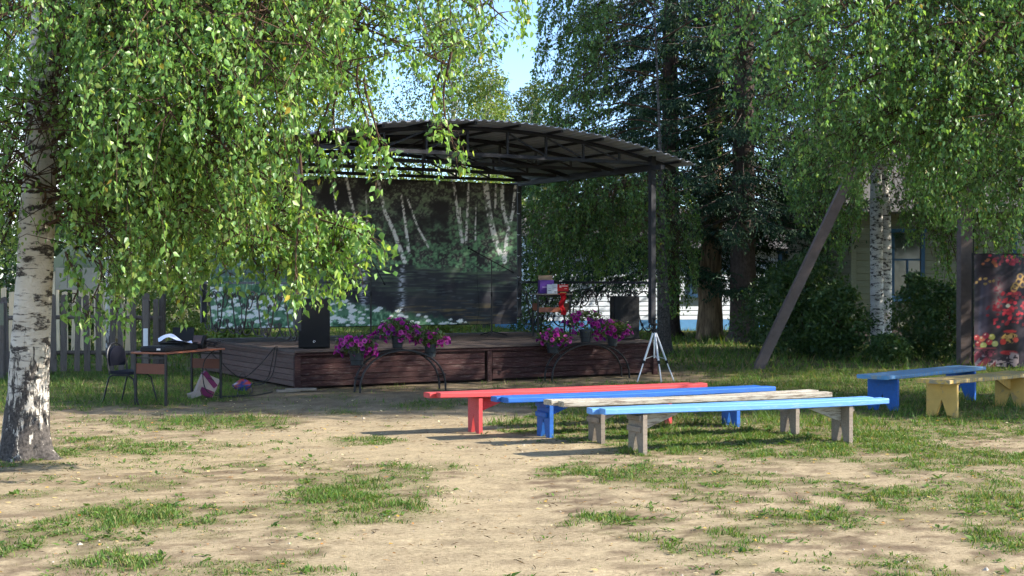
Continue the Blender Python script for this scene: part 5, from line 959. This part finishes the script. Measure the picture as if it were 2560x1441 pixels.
# ------------------------------------------------------------------ printed poster on a frame at the right edge
def paint_poster(x, y):
    def mix(c, col, a): return c*(1-a[..., None])+np.array(col, float)*a[..., None]
    def el(cx, cy, rx, ry): return 1-sstep(.8, 1.08, np.hypot((x-cx)/rx, (y-cy)/ry))
    n1 = vn(x/22, y/22, 3); n2 = vn(x/4, y/4, 2); c = np.zeros(x.shape+(3,))+np.array([44, 32, 44]); c = mix(c, (24, 18, 28), sstep(.5, .65, n1)); c = mix(c, (80, 62, 78), sstep(.6, .8, n1)*.6)
    for (dx, w, col, al) in ((2470, 10, (120, 110, 132), .6), (2458, 6, (90, 92, 116), .6)): c = mix(c, col, np.exp(-((x-dx+(y-700)*.06)/w)**2)*sstep(680, 720, y)*sstep(870, 820, y)*al)
    c = mix(c, (178, 150, 142), np.exp(-((x-2494+(y-700)*.04)/13)**2)*sstep(675, 700, y)*sstep(800, 770, y)*.75); c = mix(c, (142, 44, 60), np.exp(-((x-2494+(y-700)*.04)/11)**2)*sstep(.5, .6, vn(x/5, y/4, 2))*sstep(690, 700, y)*sstep(790, 760, y)*.8)
    pr = np.random.default_rng(11)
    for cx, cy, sx, sy, k, col in ((2520, 650, 36, 14, 34, (196, 52, 74)), (2480, 660, 30, 16, 8, (190, 110, 70)), (2470, 705, 20, 12, 6, (200, 160, 90)), (2520, 780, 38, 26, 46, (206, 44, 62)), (2528, 745, 20, 14, 16, (200, 50, 60)), (2500, 765, 26, 16, 10, (180, 34, 54)), (2580, 770, 40, 40, 30, (196, 44, 60)), (2600, 660, 40, 18, 24, (196, 52, 74))):
        for _ in range(k): c = mix(c, np.array(col)*pr.uniform(.7, 1.15), el(pr.normal(cx, sx*.6), pr.normal(cy, sy*.6), pr.uniform(3, 5.5), pr.uniform(3, 5))*.92)
    c = mix(c, (216, 210, 190), el(2519, 765, 6, 5)); c = mix(c, (200, 60, 60), el(2519, 765, 0.1, .1))
    for k, (cx, cy) in enumerate(((2546, 705), (2538, 715), (2550, 692), (2556, 712), (2562, 698), (2534, 722), (2570, 690))):
        d = np.hypot(x-cx, y-cy); c = mix(c, (206, 164, 84), np.exp(-((d-7)/2.0)**2)*.9)
    for (cx, cy, col) in ((2443, 845, (170, 40, 46)), (2457, 848, (200, 110, 80)), (2480, 843, (196, 190, 90)), (2474, 856, (186, 50, 56)), (2447, 860, (160, 34, 40)), (2460, 864, (190, 196, 110)), (2488, 860, (200, 200, 120)), (2466, 840, (150, 30, 60))): c = mix(c, col, el(cx, cy, 8.5, 8)); c = mix(c, (236, 224, 190), el(cx-2, cy-3, 2.6, 2.2)*.8)
    c = mix(c, (66, 36, 44), el(2466, 882, 31, 17)*(y > 869)); c = mix(c, (150, 70, 72), el(2466, 871, 31, 2.4)); c = mix(c, (150, 60, 80), el(2466, 884, 26, 10)*sstep(.5, .62, n2)*(y > 872))
    c = mix(c, (34, 24, 26), el(2524, 858, 25, 30)); c = mix(c, (176, 44, 44), el(2524, 829, 17, 4)); c = mix(c, (190, 150, 80), el(2524, 846, 22, 14)*sstep(.45, .55, n2)); c = mix(c, (206, 60, 48), el(2508, 855, 8, 8)); c = mix(c, (200, 70, 54), el(2538, 850, 7, 7)); c = mix(c, (214, 170, 100), el(2524, 842, 7, 6)); c = mix(c, (166, 36, 42), el(2522, 882, 22, 6))
    cl_ = sstep(-4, 4, y-(892+np.abs(x-2500)*-.05+10*np.sin(x/14)))*(x < 2545); c = mix(c, (168, 150, 152), cl_*sstep(.4, .5, vn(x/8, y/5, 2))); c = mix(c, (130, 34, 52), cl_*np.clip(sstep(.5, .6, np.abs(np.sin((x+y)/11)))*1.0, 0, 1)*(x < 2490)*.9); c = mix(c, (60, 40, 48), sstep(918, 928, y))
    return c*.8
pY = 25.3; xa, xb = (2436-CX)/F*pY, (2436-CX)/F*pY+1.75
po = grid_print('printed_poster', ((xa, pY), (xb, pY+.35), .03, 2.12), 100, 130, paint_poster, printmat('printed_poster_cloth', .45), lambda U, Vv: .025*np.sin(U*9+Vv*2)+.012*np.sin(U*23))
tag(po, 'dark printed poster of red flowers, apples and a painted vase at the right edge', 'poster')
for q in (0, 1): MB().tube([(xa-.02+q*(xb-xa+.04), pY+.06+q*.35, 0), (xa-.02+q*(xb-xa+.04), pY+.06+q*.35, 2.15)], .016, 6).build('frame_post', M['iron_black'], po)
MB().tube([(xa-.02, pY+.05, 2.13), (xb+.02, pY+.4, 2.13)], .014, 6).build('frame_bar', M['iron_black'], po)

# ------------------------------------------------------------------ houses
def house(name, label, loc, rz, Wd, Dp, hw, rise, wallm, boards, windows, found=None, roofm=None, zb=.35, corner=None):
    o = thing(name, label, 'house', loc, rz); wl = MB().box((Wd/2, Dp/2, hw/2), (Wd, Dp, hw)).build('wall', wallm, o)
    bh = (hw-zb)/boards; bm_ = MB().prism([(-.012, 0), (-.028, .01), (-.010, bh-.004), (0, bh-.004)], 'x', 0, 1).mesh('board', wallm)
    def clash(z0_, z1_):
        return [(wx0-.09, wx1+.09) for (wx0, wx1, wz0, wz1) in windows if z1_ > wz0-.08 and z0_ < wz1+.08]
    for k in range(boards):
        z0_ = zb+bh*k; x = 0.
        for (c0, c1) in sorted(clash(z0_, z0_+bh))+[(Wd, Wd)]:
            if c0 > x: inst('board', bm_, wl, (x, 0, z0_), (0, 0, 0), (c0-x, 1, 1))
            x = c1
        s_ = inst('board', bm_, wl, (0, Dp, z0_), (0, 0, -math.pi/2), (Dp, 1, 1))
    if found: MB().box((Wd/2, Dp/2, zb/2), (Wd+.06, Dp+.06, zb)).build('foundation', found, o)
    for x in (-.005, Wd+.005): MB().box((x, -.02, (hw+zb)/2), (.13, .09, hw-zb)).build('corner_board', corner or wallm, o)
    rf = MB().add([(-.4, -.5, hw-.12), (Wd+.4, -.5, hw-.12), (Wd+.4, Dp/2, hw+rise), (-.4, Dp/2, hw+rise), (-.4, Dp+.5, hw-.12), (Wd+.4, Dp+.5, hw-.12)], [(0, 1, 2, 3), (3, 2, 5, 4)]).build('roof', roofm or M['roof_slate'], o)
    for x in (.02, Wd-.02): MB().prism([(0, hw+.001), (Dp, hw+.001), (Dp/2, hw+rise-.06)], 'x', x-.03, x+.03).build('gable', wallm, o)
    sm = rf.modifiers.new('thick', 'SOLIDIFY'); sm.thickness = .08
    for (x0_, x1_, z0_, z1_) in windows:
        wn = MB().box(((x0_+x1_)/2, -.01, (z0_+z1_)/2), (x1_-x0_, .012, z1_-z0_)).build('window', M['curtain'], o); MB().box(((x0_+x1_)/2, -.03, (z0_+z1_)/2), (x1_-x0_-.02, .006, z1_-z0_-.02)).build('pane', M['glass'], wn)
        f = MB(); cx_ = (x0_+x1_)/2; zm = z0_+(z1_-z0_)*.58
        for x in (x0_-.03, x1_+.03): f.box((x, -.045, (z0_+z1_)/2), (.1, .07, z1_-z0_+.1))
        for z in (z0_-.04, z1_+.06): f.box((cx_, -.05, z), (x1_-x0_+.26, .1, .09))
        f.box((cx_, -.04, zm), (x1_-x0_-.04, .04, .045)); f.box((cx_, -.042, (z0_+zm)/2), (.045, .04, zm-z0_-.05)); f.build('frame', M['window_blue'], wn)
        MB().box((cx_, -.1, z0_-.1), (x1_-x0_+.4, .16, .05)).build('sill', M['window_blue'], wn)
    return o
house('wooden_house', 'grey green plank house with a blue framed window at the right', (8.75, 35.0, 0), math.radians(2), 9, 7, 3.5, 2.4, M['house_grey'], 18, [(1.02, 1.75, 1.22, 2.85), (4.2, 4.95, 1.22, 2.85)], M['concrete'], None, .45)
house('plank_house', 'long white and pale blue plank house behind the stage', ((1345-CX)/F*43, 43, 0), math.radians(16), 11, 5, 2.8, 1.3, M['house_blue'], 16, [(5.2, 6.0, 1.2, 2.5), (8.4, 9.2, 1.2, 2.5)], M['house_found'], None, .35)
print('objects', len(bpy.data.objects), 'tris', sum(len(p.data.polygons) for p in bpy.data.objects if p.type == 'MESH'))
